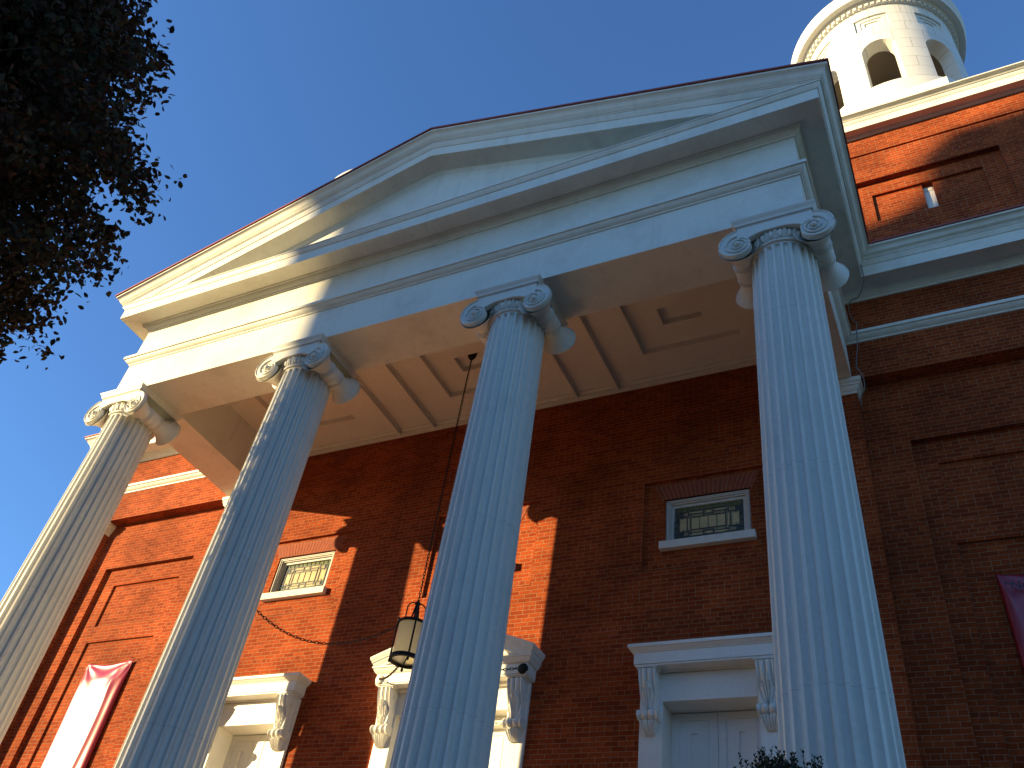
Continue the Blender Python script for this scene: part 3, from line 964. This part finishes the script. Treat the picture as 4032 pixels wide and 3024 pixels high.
    mb.lathe([(.5, 21.1), (.5, 23.6)], (0, cy, 0), 24)
    mb.build('belfry_interior', TAUPE, at)
    mb = MB()
    mb.lathe([(1.87, 24.95), (1.91, 24.955), (1.915, 25.07), (2.0, 25.09), (2.02, 25.13), (2.04, 25.15), (2.17, 25.15), (2.17, 25.13), (2.19, 25.13), (2.19, 25.32), (2.20, 25.33), (2.205, 25.36), (2.23, 25.40), (2.26, 25.45), (2.265, 25.50), (1.9, 25.56), (1.2, 26.1), (.5, 26.45), (0, 26.5)], (0, cy, 0), 96)
    mb.build('tower_cornice', TOWERW, at, smooth=True)
    mb = MB(); nd = 84
    for k in range(nd):
        a = 2*math.pi*k/nd; h = math.pi/nd*.56
        p = [(1.90, a-h), (1.985, a-h), (1.985, a+h), (1.90, a+h)]
        vs = [(r_*math.sin(t_), cy-r_*math.cos(t_), z) for z in (24.965, 25.075) for r_, t_ in p]
        mb.add(vs, [(0, 1, 2, 3), (4, 5, 6, 7), (0, 1, 5, 4), (1, 2, 6, 5), (2, 3, 7, 6), (3, 0, 4, 7)])
    mb.lathe([(1.88, 24.96), (1.93, 24.96), (1.93, 25.08), (1.88, 25.08)], (0, cy, 0), 96)
    mb.build('dentils', TOWERW, at)
    return at
TOWERW = white_paint('white_painted_tower', col=(.74, .73, .67), amount=.15)
def block_mat():
    m_ = white_paint('white_painted_blocks', col=(.74, .73, .67), amount=.15)
    t = m_.node_tree; b = t.nodes['Principled BSDF']
    tc = N(t, 'ShaderNodeTexCoord'); sp = N(t, 'ShaderNodeSeparateXYZ'); t.links.new(tc.outputs['Object'], sp.inputs[0])
    sub = N(t, 'ShaderNodeMath', operation='SUBTRACT'); sub.inputs[1].default_value = 2.89; t.links.new(sp.outputs[1], sub.inputs[0])
    at = N(t, 'ShaderNodeMath', operation='ARCTAN2'); t.links.new(sp.outputs[0], at.inputs[0]); t.links.new(sub.outputs[0], at.inputs[1])
    ml = N(t, 'ShaderNodeMath', operation='MULTIPLY'); ml.inputs[1].default_value = 1.89; t.links.new(at.outputs[0], ml.inputs[0])
    cb = N(t, 'ShaderNodeCombineXYZ'); t.links.new(ml.outputs[0], cb.inputs[0]); t.links.new(sp.outputs[2], cb.inputs[1])
    bt = N(t, 'ShaderNodeTexBrick'); bt.inputs['Scale'].default_value = 1; bt.inputs['Brick Width'].default_value = .742; bt.inputs['Row Height'].default_value = .445
    bt.inputs['Mortar Size'].default_value = .006; bt.inputs['Color1'].default_value = (1, 1, 1, 1); bt.inputs['Color2'].default_value = (.95, .95, .95, 1); bt.inputs['Mortar'].default_value = (.45, .42, .36, 1)
    t.links.new(cb.outputs[0], bt.inputs[0])
    src = b.inputs['Base Color'].links[0].from_socket
    mm = N(t, 'ShaderNodeMix', data_type='RGBA', blend_type='MULTIPLY'); mm.inputs[0].default_value = 1
    t.links.new(src, mm.inputs[6]); t.links.new(bt.outputs[0], mm.inputs[7]); t.links.new(mm.outputs[2], b.inputs['Base Color'])
    return m_
TOWERB = block_mat()
t0 = attic_and_tower(1); t0.parent = church; t0.location = (8.10, 0, 0)
t1 = copy_tree(t0, church); t1.location = (-8.10, 0, 0)

# ================================================================== LANTERN
LX, LY = 0.0, -1.46
lan = tag(empty('hanging_lantern', (LX, LY, 6.62)), 'round black iron lantern with cream glass hanging on a long chain', 'lantern')
OPAL, _t, _b = mat('cream_opal_glass')
_b.inputs['Base Color'].default_value = (.80, .74, .50, 1); _b.inputs['Roughness'].default_value = .3
_tr = N(_t, 'ShaderNodeBsdfTranslucent'); _tr.inputs[0].default_value = (.95, .88, .62, 1)
_ms = N(_t, 'ShaderNodeMixShader'); _ms.inputs[0].default_value = .6
_t.links.new(_b.outputs[0], _ms.inputs[1]); _t.links.new(_tr.outputs[0], _ms.inputs[2]); _t.links.new(_ms.outputs[0], _t.nodes['Material Output'].inputs[0])
def ring_tube(mb, r, z, t_, n=40, k=8):
    mb.lathe([(r+t_*math.cos(a), z+t_*math.sin(a)) for a in [2*math.pi*i/k for i in range(k+1)]], (0, 0, 0), n)
mb = MB()
def rb(mb, r0, r1, z0, z1): mb.lathe([(r0, z0), (r1, z0), (r1, z1), (r0, z1), (r0, z0)], (0, 0, 0), 48)
rb(mb, .195, .235, 0.0, .035); rb(mb, .205, .225, .035, .06); rb(mb, .18, .228, .54, .572); rb(mb, .10, .215, .57, .582)
A0 = math.atan2(6.975-LX, -( -11.119-LY))+.10
for k in range(4):
    a = A0+k*math.pi/2; e = Vector((math.sin(a), -math.cos(a), 0))
    mb.tube([e*.222+Vector((0, 0, .0)), e*.222+Vector((0, 0, .57))], .0135, 8)
    mb.sphere(tuple(e*.22+Vector((0, 0, -.03))), .02, .02, .032, 8, 6)
    mb.sphere(tuple(e*.218+Vector((0, 0, .60))), .016, .016, .028, 8, 6)
    # bail straps curving in to the stem
    pts = [e*.135+Vector((0, 0, .57)), e*.135+Vector((0, 0, .76))]+[e*(.05+.085*math.cos(t_))+Vector((0, 0, .80+.10*math.sin(t_))) for t_ in [i*math.pi/16 for i in range(0, 9)]]+[e*.01+Vector((0, 0, .91))]
    mb.tube(pts, .010, 6)
    mb.tube([e*.06+Vector((0, 0, .575)), e*.035+Vector((0, 0, .76)), e*.012+Vector((0, 0, .90))], .013, 6)
mb.lathe([(0, .56), (.03, .57), (.022, .68), (.02, .86), (.045, .885), (.045, .905), (.02, .93), (.012, .96), (0, .97)], n=12)
e = Vector((math.sin(A0), -math.cos(A0), 0))
mb.tube([e*-.2+Vector((0, 0, .02)), e*.2+Vector((0, 0, .02))], .010, 6)
mb.build('iron_frame', IRON, lan, smooth=True)
mb = MB(); mb.lathe([(.203, .04), (.203, .545)], n=48); mb.build('glass_drum', OPAL, lan, smooth=True)
def link_chain(mb, pts, pitch=.043, lw=.0165, lr=.0042):
    P_ = [Vector(p) for p in pts]
    # resample
    L = [0]
    for i in range(1, len(P_)): L.append(L[-1]+(P_[i]-P_[i-1]).length)
    n = int(L[-1]/pitch); j = 0
    for k in range(n):
        d_ = (k+.5)*pitch
        while j < len(L)-2 and L[j+1] < d_: j += 1
        t_ = (d_-L[j])/(L[j+1]-L[j]); p = P_[j].lerp(P_[j+1], t_); tn = (P_[j+1]-P_[j]).normalized()
        ref = Vector((0, 0, 1)) if abs(tn.z) < .8 else Vector((1, .3, 0))
        s_ = tn.cross(ref).normalized(); q = tn.cross(s_)
        a_ = s_ if k % 2 else q
        loop = []
        hl = pitch*.5+lr*1.6
        for i in range(10):
            an = 2*math.pi*i/10
            loop.append(p+tn*(hl*math.cos(an)*1.0)+a_*(lw*.72*math.sin(an)))
        vs = []; nn = 5; b_ = tn.cross(a_)
        for i in range(10):
            tg = (loop[(i+1) % 10]-loop[i-1]).normalized(); o1 = tg.cross(b_).normalized()
            for m_ in range(nn):
                an = 2*math.pi*m_/nn; vs.append(loop[i]+(o1*math.cos(an)+b_*math.sin(an))*lr)
        mb.add(vs, [(i*nn+m_, i*nn+(m_+1) % nn, ((i+1) % 10)*nn+(m_+1) % nn, ((i+1) % 10)*nn+m_) for i in range(10) for m_ in range(nn)])
mb = MB()
link_chain(mb, [(0, 0, .95), (0, -.02, 5.85)], .052, .022, .0058)
mb.build('suspension_chain', IRON, lan, merge=False, smooth='all')
mb = MB(); mb.lathe([(0, 5.82), (.03, 5.83), (.06, 5.87), (.085, 5.93), (.09, 5.995), (0, 5.998)], (0, -.03, 0), 20)
mb.build('ceiling_rose', IRON, lan, smooth=True)
def sag(a, b, s_, n=24):
    a, b = Vector(a), Vector(b)
    return [a.lerp(b, i/n)-Vector((0, 0, s_*4*(i/n)*(1-i/n))) for i in range(n+1)]
off = Vector((LX, LY, 6.62))
for (a, b, s_) in (((-.22, -1.50, 7.18), (-1.66, -2.90, 6.86), .40), ((.22, -1.50, 7.18), (1.70, -2.90, 6.86), .40),
                   ((-.19, -1.32, 6.65), (-1.24, -.33, 6.965), .07), ((.19, -1.32, 6.65), (1.24, -.33, 6.965), .07)):
    mb = MB(); link_chain(mb, [p-off for p in sag(a, b, s_)], .050, .024, .0055)
    mb.build('stay_chain', RUST, lan, merge=False, smooth='all')

# ================================================================== BANNERS
def vinyl():
    m_, t, b = mat('glossy_crimson_vinyl')
    b.inputs['Base Color'].default_value = (.30, .006, .02, 1); b.inputs['Roughness'].default_value = .36
    b.inputs['Specular IOR Level'].default_value = .6
    b.inputs['Coat Weight'].default_value = .35; b.inputs['Coat Roughness'].default_value = .3
    g = N(t, 'ShaderNodeNewGeometry'); nz = N(t, 'ShaderNodeTexNoise'); nz.inputs['Scale'].default_value = 60; t.links.new(g.outputs[0], nz.inputs[0])
    bp = N(t, 'ShaderNodeBump'); bp.inputs['Strength'].default_value = .08; bp.inputs['Distance'].default_value = .004
    t.links.new(nz.outputs[0], bp.inputs['Height']); t.links.new(bp.outputs[0], b.inputs['Normal'])
    return m_
VINYL = vinyl()
INK = plain('navy_ink', (.012, .014, .03), .5, .1)
def banner(x0, x1, ztop, zbot, y, seed, gather=0):
    rnd = random.Random(seed)
    nu, nv = 60, 110; g = []
    for j in range(nv+1):
        v = j/nv; row = []
        for i in range(nu+1):
            u = i/nu
            z = ztop-(ztop-zbot)*v
            # top hem sags between the two ties; sides pull in
            sagz = .07*4*u*(1-u)*math.exp(-v*14)
            pin = .035*math.sin(min(1, v*3)*math.pi/2)*(1-2*u)
            x = x0+(x1-x0)*u+pin*.6
            d = .0
            # radiating folds from each tie
            for cu, sg in ((0.0, 1), (1.0, -1)):
                du = (u-cu)*sg*(x1-x0); dv = v*(ztop-zbot)
                r_ = math.hypot(du, dv)+.02
                an = math.atan2(du, dv)
                d += .012*math.exp(-r_*1.1)*math.cos(an*11+seed)*min(1, r_*9)
            d += .020*math.exp(-((u-.76-.05*math.sin(v*5))/.05)**2)*min(1, v*6)
            d += .022*math.sin(math.pi*u)*min(1, v*5)+.006*math.sin(u*9+v*4+seed)
            ed = 1-math.exp(-min(u, 1-u)/.028); te = 1-math.exp(-v/.012)
            d += .055*ed*te*min(1, (v+.02)*8)
            row.append((x, y-.005-d, z-sagz))
        g.append(row)
    mb = MB(); n_ = nu+1
    mb.add([p for r_ in g for p in r_], [(j*n_+i, j*n_+i+1, (j+1)*n_+i+1, (j+1)*n_+i) for j in range(nv) for i in range(nu)])
    return mb, g
ban = tag(empty('banner', (-8.1, 0, 7.9)), 'sunlit glossy crimson vinyl banner on the left brick bay', 'banner', 'crimson banners on the church front')
mb, g = banner(-.62, .62, .06, -3.6, .085, 1)
o = mb.build('banner_sheet', VINYL, ban, smooth='all'); md = o.modifiers.new('thick', 'SOLIDIFY'); md.thickness = .002
for x in (-.62, .62):
    mb = MB(); mb.tube([(x, .085, .09), (x, .03, .07), (x, .01, .055)], .006, 6); mb.build('wall_hook', IRON, ban)
ban2 = tag(empty('banner', (8.18, 0, 7.9)), 'shaded dark crimson vinyl banner with navy lettering on the right brick bay', 'banner', 'crimson banners on the church front')
mb, g = banner(-.62, .62, .04, -3.6, .085, 4)
o = mb.build('banner_sheet', VINYL, ban2, smooth='all'); md = o.modifiers.new('thick', 'SOLIDIFY'); md.thickness = .002
for x in (-.62, .62):
    mb = MB(); mb.tube([(x, .085, .07), (x, .03, .05), (x, .01, .035)], .006, 6); mb.build('wall_hook', IRON, ban2)
def text_mesh(s, size, loc, parent, name='lettering', shear=.0):
    cu = bpy.data.curves.new('t', 'FONT'); cu.body = s; cu.size = size; cu.extrude = .0008; cu.shear = shear; cu.offset = .002
    to = bpy.data.objects.new('t', cu); C.objects.link(to)
    bpy.context.view_layer.update()
    me = bpy.data.meshes.new_from_object(to.evaluated_get(bpy.context.evaluated_depsgraph_get()))
    bpy.data.objects.remove(to, do_unlink=True)
    o_ = bpy.data.objects.new(name, me); C.objects.link(o_); me.materials.append(INK)
    o_.parent = parent; o_.rotation_euler = (R(90), 0, 0); o_.location = loc
    return o_
text_mesh('\u201cNew', .155, (-.56, -.052, -.27), ban2)
text_mesh('g', .16, (-.29, -.062, -.43), ban2)

# ================================================================== LOOSE CABLE
def curve(pts, k=6):
    P_ = [Vector(p) for p in pts]; out = []
    for i in range(len(P_)-1):
        a, b, c_, d_ = P_[max(i-1, 0)], P_[i], P_[i+1], P_[min(i+2, len(P_)-1)]
        for j in range(k):
            t_ = j/k
            out.append(.5*((2*b)+(c_-a)*t_+(2*a-5*b+4*c_-d_)*t_*t_+(3*b-a-3*c_+d_)*t_**3))
    return out+[P_[-1]]
cab = MB()
cab.tube(curve([(6.76, -.69, 13.60), (6.775, -.70, 13.45), (6.765, -.695, 13.25), (6.77, -.69, 13.09), (6.72, -.60, 12.95), (6.62, -.45, 12.9), (6.5, -.30, 13.02), (6.44, -.27, 12.9), (6.46, -.27, 12.6), (6.52, -.37, 12.42)]), .008, 6)
cab.tube(curve([(6.52, -.37, 12.42), (6.50, -.375, 12.2), (6.47, -.36, 11.9), (6.40, -.28, 11.55), (6.44, -.34, 11.37), (6.47, -.33, 11.25), (6.46, -.30, 11.05), (6.40, -.27, 10.95), (6.36, -.21, 10.8)]), .009, 6)
co = cab.build('cable', plain('grey_cable', (.16, .15, .14), .6), None, smooth='all')
tag(co, 'thin loose cable drooping from the cornice to the right portico corner', 'cable')

# ================================================================== GROUND
def struct(name, mb, m_):
    o_ = mb.build(name, m_); tag(o_, kind='structure'); return o_
mb = MB(); mb.box(-400, 400, -400, 400, -1.0, -.15); struct('ground', mb, plain('grass_ground', (.06, .08, .03), .9, .3, 3))
mb = MB(); mb.box(-120, 120, -24, -9.9, -.5, -.02); struct('road', mb, ASPHALT)
mb = MB(); mb.box(-60, 60, -9.9, 0.0, -.4, 0.0-.001); mb.box(-60, 60, -29, -24, -.4, .12)
struct('pavement', mb, plain('brick_paving', (.48, .28, .15), .85, .2, 5))

# ================================================================== BUILDING ACROSS THE STREET (casts the long shade over the right half)
hd = Vector((1.21, 1.0, 0)).normalized(); ev = Vector((hd.y, -hd.x, 0))
S0 = 30.0
org = Vector((2.42, 0, 0))-Vector((1.21, 1.0, 0))*S0
dz = .324*S0
opp = tag(empty('town_building', org), 'tall brick town building across the street from the church', 'building')
opp.rotation_euler = (0, 0, math.atan2(ev.y, ev.x))
k_ = ev.dot(Vector((1, 0, 0)))
pol = [(2.42, 15.0), (7.4, 15.05), (8.1, 15.6), (8.25, 16.3), (8.9, 16.87), (10.3, 17.0), (30, 17.3)]
pp = [((u-2.42)*k_, w_+dz+.159*(u-2.42)) for u, w_ in pol]
poly = [(0, -.2)]+[(pp[-1][0], -.2)]+pp[::-1]
mb = MB()
DEP = 9.0
mb.prism(poly, -DEP, 0)
mb.build('wall', BRICK, opp)
gl = plain('dark_window_glass', (.03, .035, .04), .15, .2)
for fl in range(6):
    for k in range(7):
        x = .9+k*2.3
        mb = MB(); z0 = 1.2+fl*3.7
        mb.box(x, x+1.05, .002, .03, z0, z0+1.9, 0); mb.box(x-.1, x, .002, .06, z0-.1, z0+2.0, 1); mb.box(x+1.05, x+1.15, .002, .06, z0-.1, z0+2.0, 1)
        mb.box(x, x+1.05, .002, .06, z0+1.9, z0+2.0, 1); mb.box(x, x+1.05, .002, .08, z0-.1, z0, 1)
        mb.build('window', [gl, TRIM], opp, merge=False)

# ---- houses across the street: unseen, added to keep low sky light off the soffits
HC_ = [('yellow painted', (.42, .30, .12)), ('plain red brick', None), ('grey painted', (.25, .26, .27)), ('white painted', (.6, .58, .52)), ('dark green painted', (.07, .12, .08)), ('brown stone', (.22, .15, .10)), ('tall red brick', None)]
slate = plain('slate_roof', (.07, .07, .08), .7, .2, 6)
for i, (nm, colr) in enumerate(HC_):
    hx = -14+i*8.6; hh = 9.5+1.6*((i*5) % 3)
    h_ = tag(empty('sky_blocking_row_house', (hx, -31, 0)), nm+' unseen row house added across the street to block low sky, number of windows three wide', 'house', 'unseen row houses added to block low sky')
    h_['label'] = nm+' unseen row house added across the street to block low sky'
    mb = MB(); mb.box(-4.25, 4.25, -9, 0, -.2, hh); mb.build('wall', BRICK if colr is None else plain(nm.replace(' ', '_')+'_wall', colr, .8), h_)
    mb = MB(); mb.add([(-4.3, .25, hh), (4.3, .25, hh), (4.3, -9.2, hh), (-4.3, -9.2, hh), (-4.3, -4.5, hh+2.4), (4.3, -4.5, hh+2.4)], [(0, 1, 5, 4), (2, 3, 4, 5), (0, 4, 3), (1, 2, 5), (0, 3, 2, 1)])
    mb.build('roof', slate, h_)
    mb = MB(); mb.box(-.5+2.6, .5+2.6, .003, .05, .1, 2.3); mb.build('door', BARK, h_)
    for fl in range(3):
        for k in range(3):
            x = -2.7+k*2.65
            if fl == 0 and k == 2: continue
            mb = MB(); z0 = 1.0+fl*3.0
            mb.box(x-.48, x+.48, .003, .03, z0, z0+1.7, 0); mb.box(x-.58, x-.48, .003, .06, z0-.08, z0+1.8, 1); mb.box(x+.48, x+.58, .003, .06, z0-.08, z0+1.8, 1)
            mb.box(x-.48, x+.48, .003, .06, z0+1.7, z0+1.8, 1); mb.box(x-.48, x+.48, .003, .08, z0-.08, z0, 1)
            mb.build('window', [gl, TRIM], h_, merge=False)

# ================================================================== TREE
rnd = np.random.RandomState(7)
TREE = Vector((-4.05, -10.28, 0))
tree = tag(empty('street_tree', TREE), 'dark leafed street tree with reddish autumn tips at the left edge', 'tree')
def grow(mb, p, d_, length, r, depth, tips):
    pts = [p]; n = 5; dd = d_.copy()
    for i in range(n):
        dd = (dd+Vector(rnd.normal(0, .10, 3))+Vector((0, 0, .04))).normalized()
        pts.append(pts[-1]+dd*(length/n))
    rr = [r*(1-.45*i/n) for i in range(n+1)]
    mb.tube(pts, rr, 7 if r > .05 else 4, cap=False)
    if depth <= 2: tips.extend(pts[1:])
    if depth == 0: return
    nb = 4 if depth > 2 else 4
    for k in range(nb):
        i = min(n, 2+k)
        ax = dd.orthogonal().normalized(); ax.rotate(Matrix.Rotation(rnd.uniform(0, 2*math.pi), 3, dd))
        nd = (dd*.62+ax*rnd.uniform(.55, .85)).normalized()
        grow(mb, pts[i], nd, length*rnd.uniform(.62, .8), rr[i]*.62, depth-1, tips)
mb = MB(); tips = []
grow(mb, Vector((0, 0, -.1)), Vector((0.02, 0, 1)), 4.6, .26, 1 and 0, [])
for k in range(9):
    a = k*2.4+.3; zz = 4.0+.9*k
    nd = Vector((math.cos(a)*.8, math.sin(a)*.8, .75)).normalized()
    grow(mb, Vector((0, 0, zz if k < 8 else 10)), nd, 2.6-.12*k, .11, 3, tips)
grow(mb, Vector((0, 0, 4.4)), Vector((0, 0, 1)), 8.5, .2, 0, tips)
trunk = mb.build('trunk', BARK, tree, smooth='all', merge=False)
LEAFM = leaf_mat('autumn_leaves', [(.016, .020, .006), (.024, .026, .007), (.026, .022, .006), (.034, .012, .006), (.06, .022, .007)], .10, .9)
def crown_r(z):
    return np.interp(z, [7.2, 7.9, 8.6, 10.0, 11.2, 12.3, 13.8, 15.0, 16.4, 17.2], [.6, 2.5, 3.55, 3.95, 3.8, 3.0, 2.4, 1.8, 1.0, 0.0])
def inside(p):
    th = np.arctan2(p[:, 1], p[:, 0]); z = p[:, 2]
    lump = .09*np.sin(5*th+z*1.7)+.08*np.sin(11*th-z*3.1+1)+.06*np.sin(19*th+z*5.1)+.05*np.sin(z*6.3+th*3)
    return np.hypot(p[:, 0], p[:, 1]) < crown_r(z)*(.93+lump)
tp = np.array([tuple(t_) for t_ in tips])
tp = tp[inside(tp)]
nclump = 6000
zz_ = rnd.uniform(7.2, 17.2, nclump*3); aa_ = rnd.uniform(0, 2*np.pi, nclump*3)
rr_ = crown_r(zz_)*rnd.uniform(0, 1, nclump*3)**.38*1.05
surf = np.stack([rr_*np.cos(aa_), rr_*np.sin(aa_), zz_], axis=1)
surf = surf[inside(surf)][:nclump]
cl = np.concatenate([tp[rnd.choice(len(tp), min(len(tp), 900), replace=False)], surf])
NL = 30
cen = np.repeat(cl, NL, axis=0)+rnd.normal(0, .12, (len(cl)*NL, 3))*np.array([1, 1, .8])
nl = len(cen)
nrm = rnd.normal(0, 1, (nl, 3))+np.array([0, 0, .6]); nrm /= np.linalg.norm(nrm, axis=1)[:, None]
tan = np.cross(nrm, rnd.normal(0, 1, (nl, 3))); tan /= np.linalg.norm(tan, axis=1)[:, None]
bit = np.cross(nrm, tan)
sz = rnd.uniform(.034, .062, (nl, 1))
# six-point leaf, slightly folded
shape = [(0, -1.0, 0), (.62, -.30, .12), (.50, .45, .12), (0, 1.1, -.1), (-.50, .45, .12), (-.62, -.30, .12)]
V = np.stack([cen+tan*sz*a+bit*sz*b+nrm*sz*c_ for a, b, c_ in shape], axis=1).reshape(-1, 3)
me = bpy.data.meshes.new('crown')
me.vertices.add(len(V)); me.vertices.foreach_set('co', V.ravel())
idx = np.arange(nl)[:, None]*6
q1 = idx+np.array([[0, 1, 2, 3]]); q2 = idx+np.array([[0, 3, 4, 5]])
F = np.stack([q1, q2], axis=1).reshape(-1, 4)
me.loops.add(F.size); me.loops.foreach_set('vertex_index', F.ravel().astype(np.int32))
me.polygons.add(len(F)); me.polygons.foreach_set('loop_start', np.arange(0, F.size, 4).astype(np.int32)); me.polygons.foreach_set('loop_total', np.full(len(F), 4, np.int32))
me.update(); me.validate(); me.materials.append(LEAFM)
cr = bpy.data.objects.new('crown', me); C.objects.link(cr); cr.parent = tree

# ================================================================== TOPIARY SHRUB
SH = Vector((5.74, -5.05, FLOOR-.17))
shr = tag(empty('boxwood_shrub', SH), 'dark boxwood shrub in a planter before the right column', 'shrub')
mb = MB(); zt_ = 2.62
stems = []
rs = random.Random(3)
LV = []
for k in range(2600):
    a = rs.uniform(0, 2*math.pi)
    rad_ = .335*math.sqrt(rs.random())
    x, y = rad_*math.cos(a), rad_*math.sin(a)*.9
    top = (2.50-3.2*x*x-2.4*y*y+rs.uniform(-.12, .03)) - (rs.random()**2*1.7 if k > 300 else 0)
    if k < 34:       # leaders that make the ragged top
        x, y = rs.uniform(-.27, .22), rs.uniform(-.15, .15); top = 2.60-2.8*x*x-1.2*y*y+rs.uniform(-.08, .04)
    if k < 8: x, y, top = .255+rs.uniform(-.035, .04), rs.uniform(-.08, .08), 2.53+rs.uniform(-.10, .03)
    L_ = .26
    lean = Vector((x*.3+rs.uniform(-.08, .08), y*.3+rs.uniform(-.08, .08), 1)).normalized()
    base_ = Vector((x, y, top))-lean*L_
    mb.tube([base_, Vector((x, y, top))], [.0035, .0015], 4, cap=False)
    for i in range(20):
        f_ = i/19
        p = base_+lean*(L_*f_)
        a2 = (i//2)*1.57+(i % 2)*math.pi+k
        out = Vector((math.cos(a2), math.sin(a2), .75+.6*f_)).normalized()
        side = out.cross(Vector((0, 0, 1))).normalized()
        l_ = rs.uniform(.022, .033); w2 = l_*.34
        LV.append([p, p+out*l_*.55+side*w2, p+out*l_, p+out*l_*.55-side*w2])
stem = mb.build('stems', BARK, shr, merge=False)
mb = MB()
for q in LV: mb.add(q, [(0, 1, 2, 3)])
fo = mb.build('foliage', leaf_mat('boxwood_leaf', [(.010, .018, .006), (.016, .026, .008), (.024, .036, .010)], .08, .5), shr, merge=False)
mb = MB(); mb.lathe([(0, 0), (.26, 0), (.27, .05), (.24, .10), (.33, .60), (.37, .62), (.37, .70), (.31, .70), (.30, .64), (0, .62)], n=32)
mb.build('planter', STONE, shr, smooth=True)
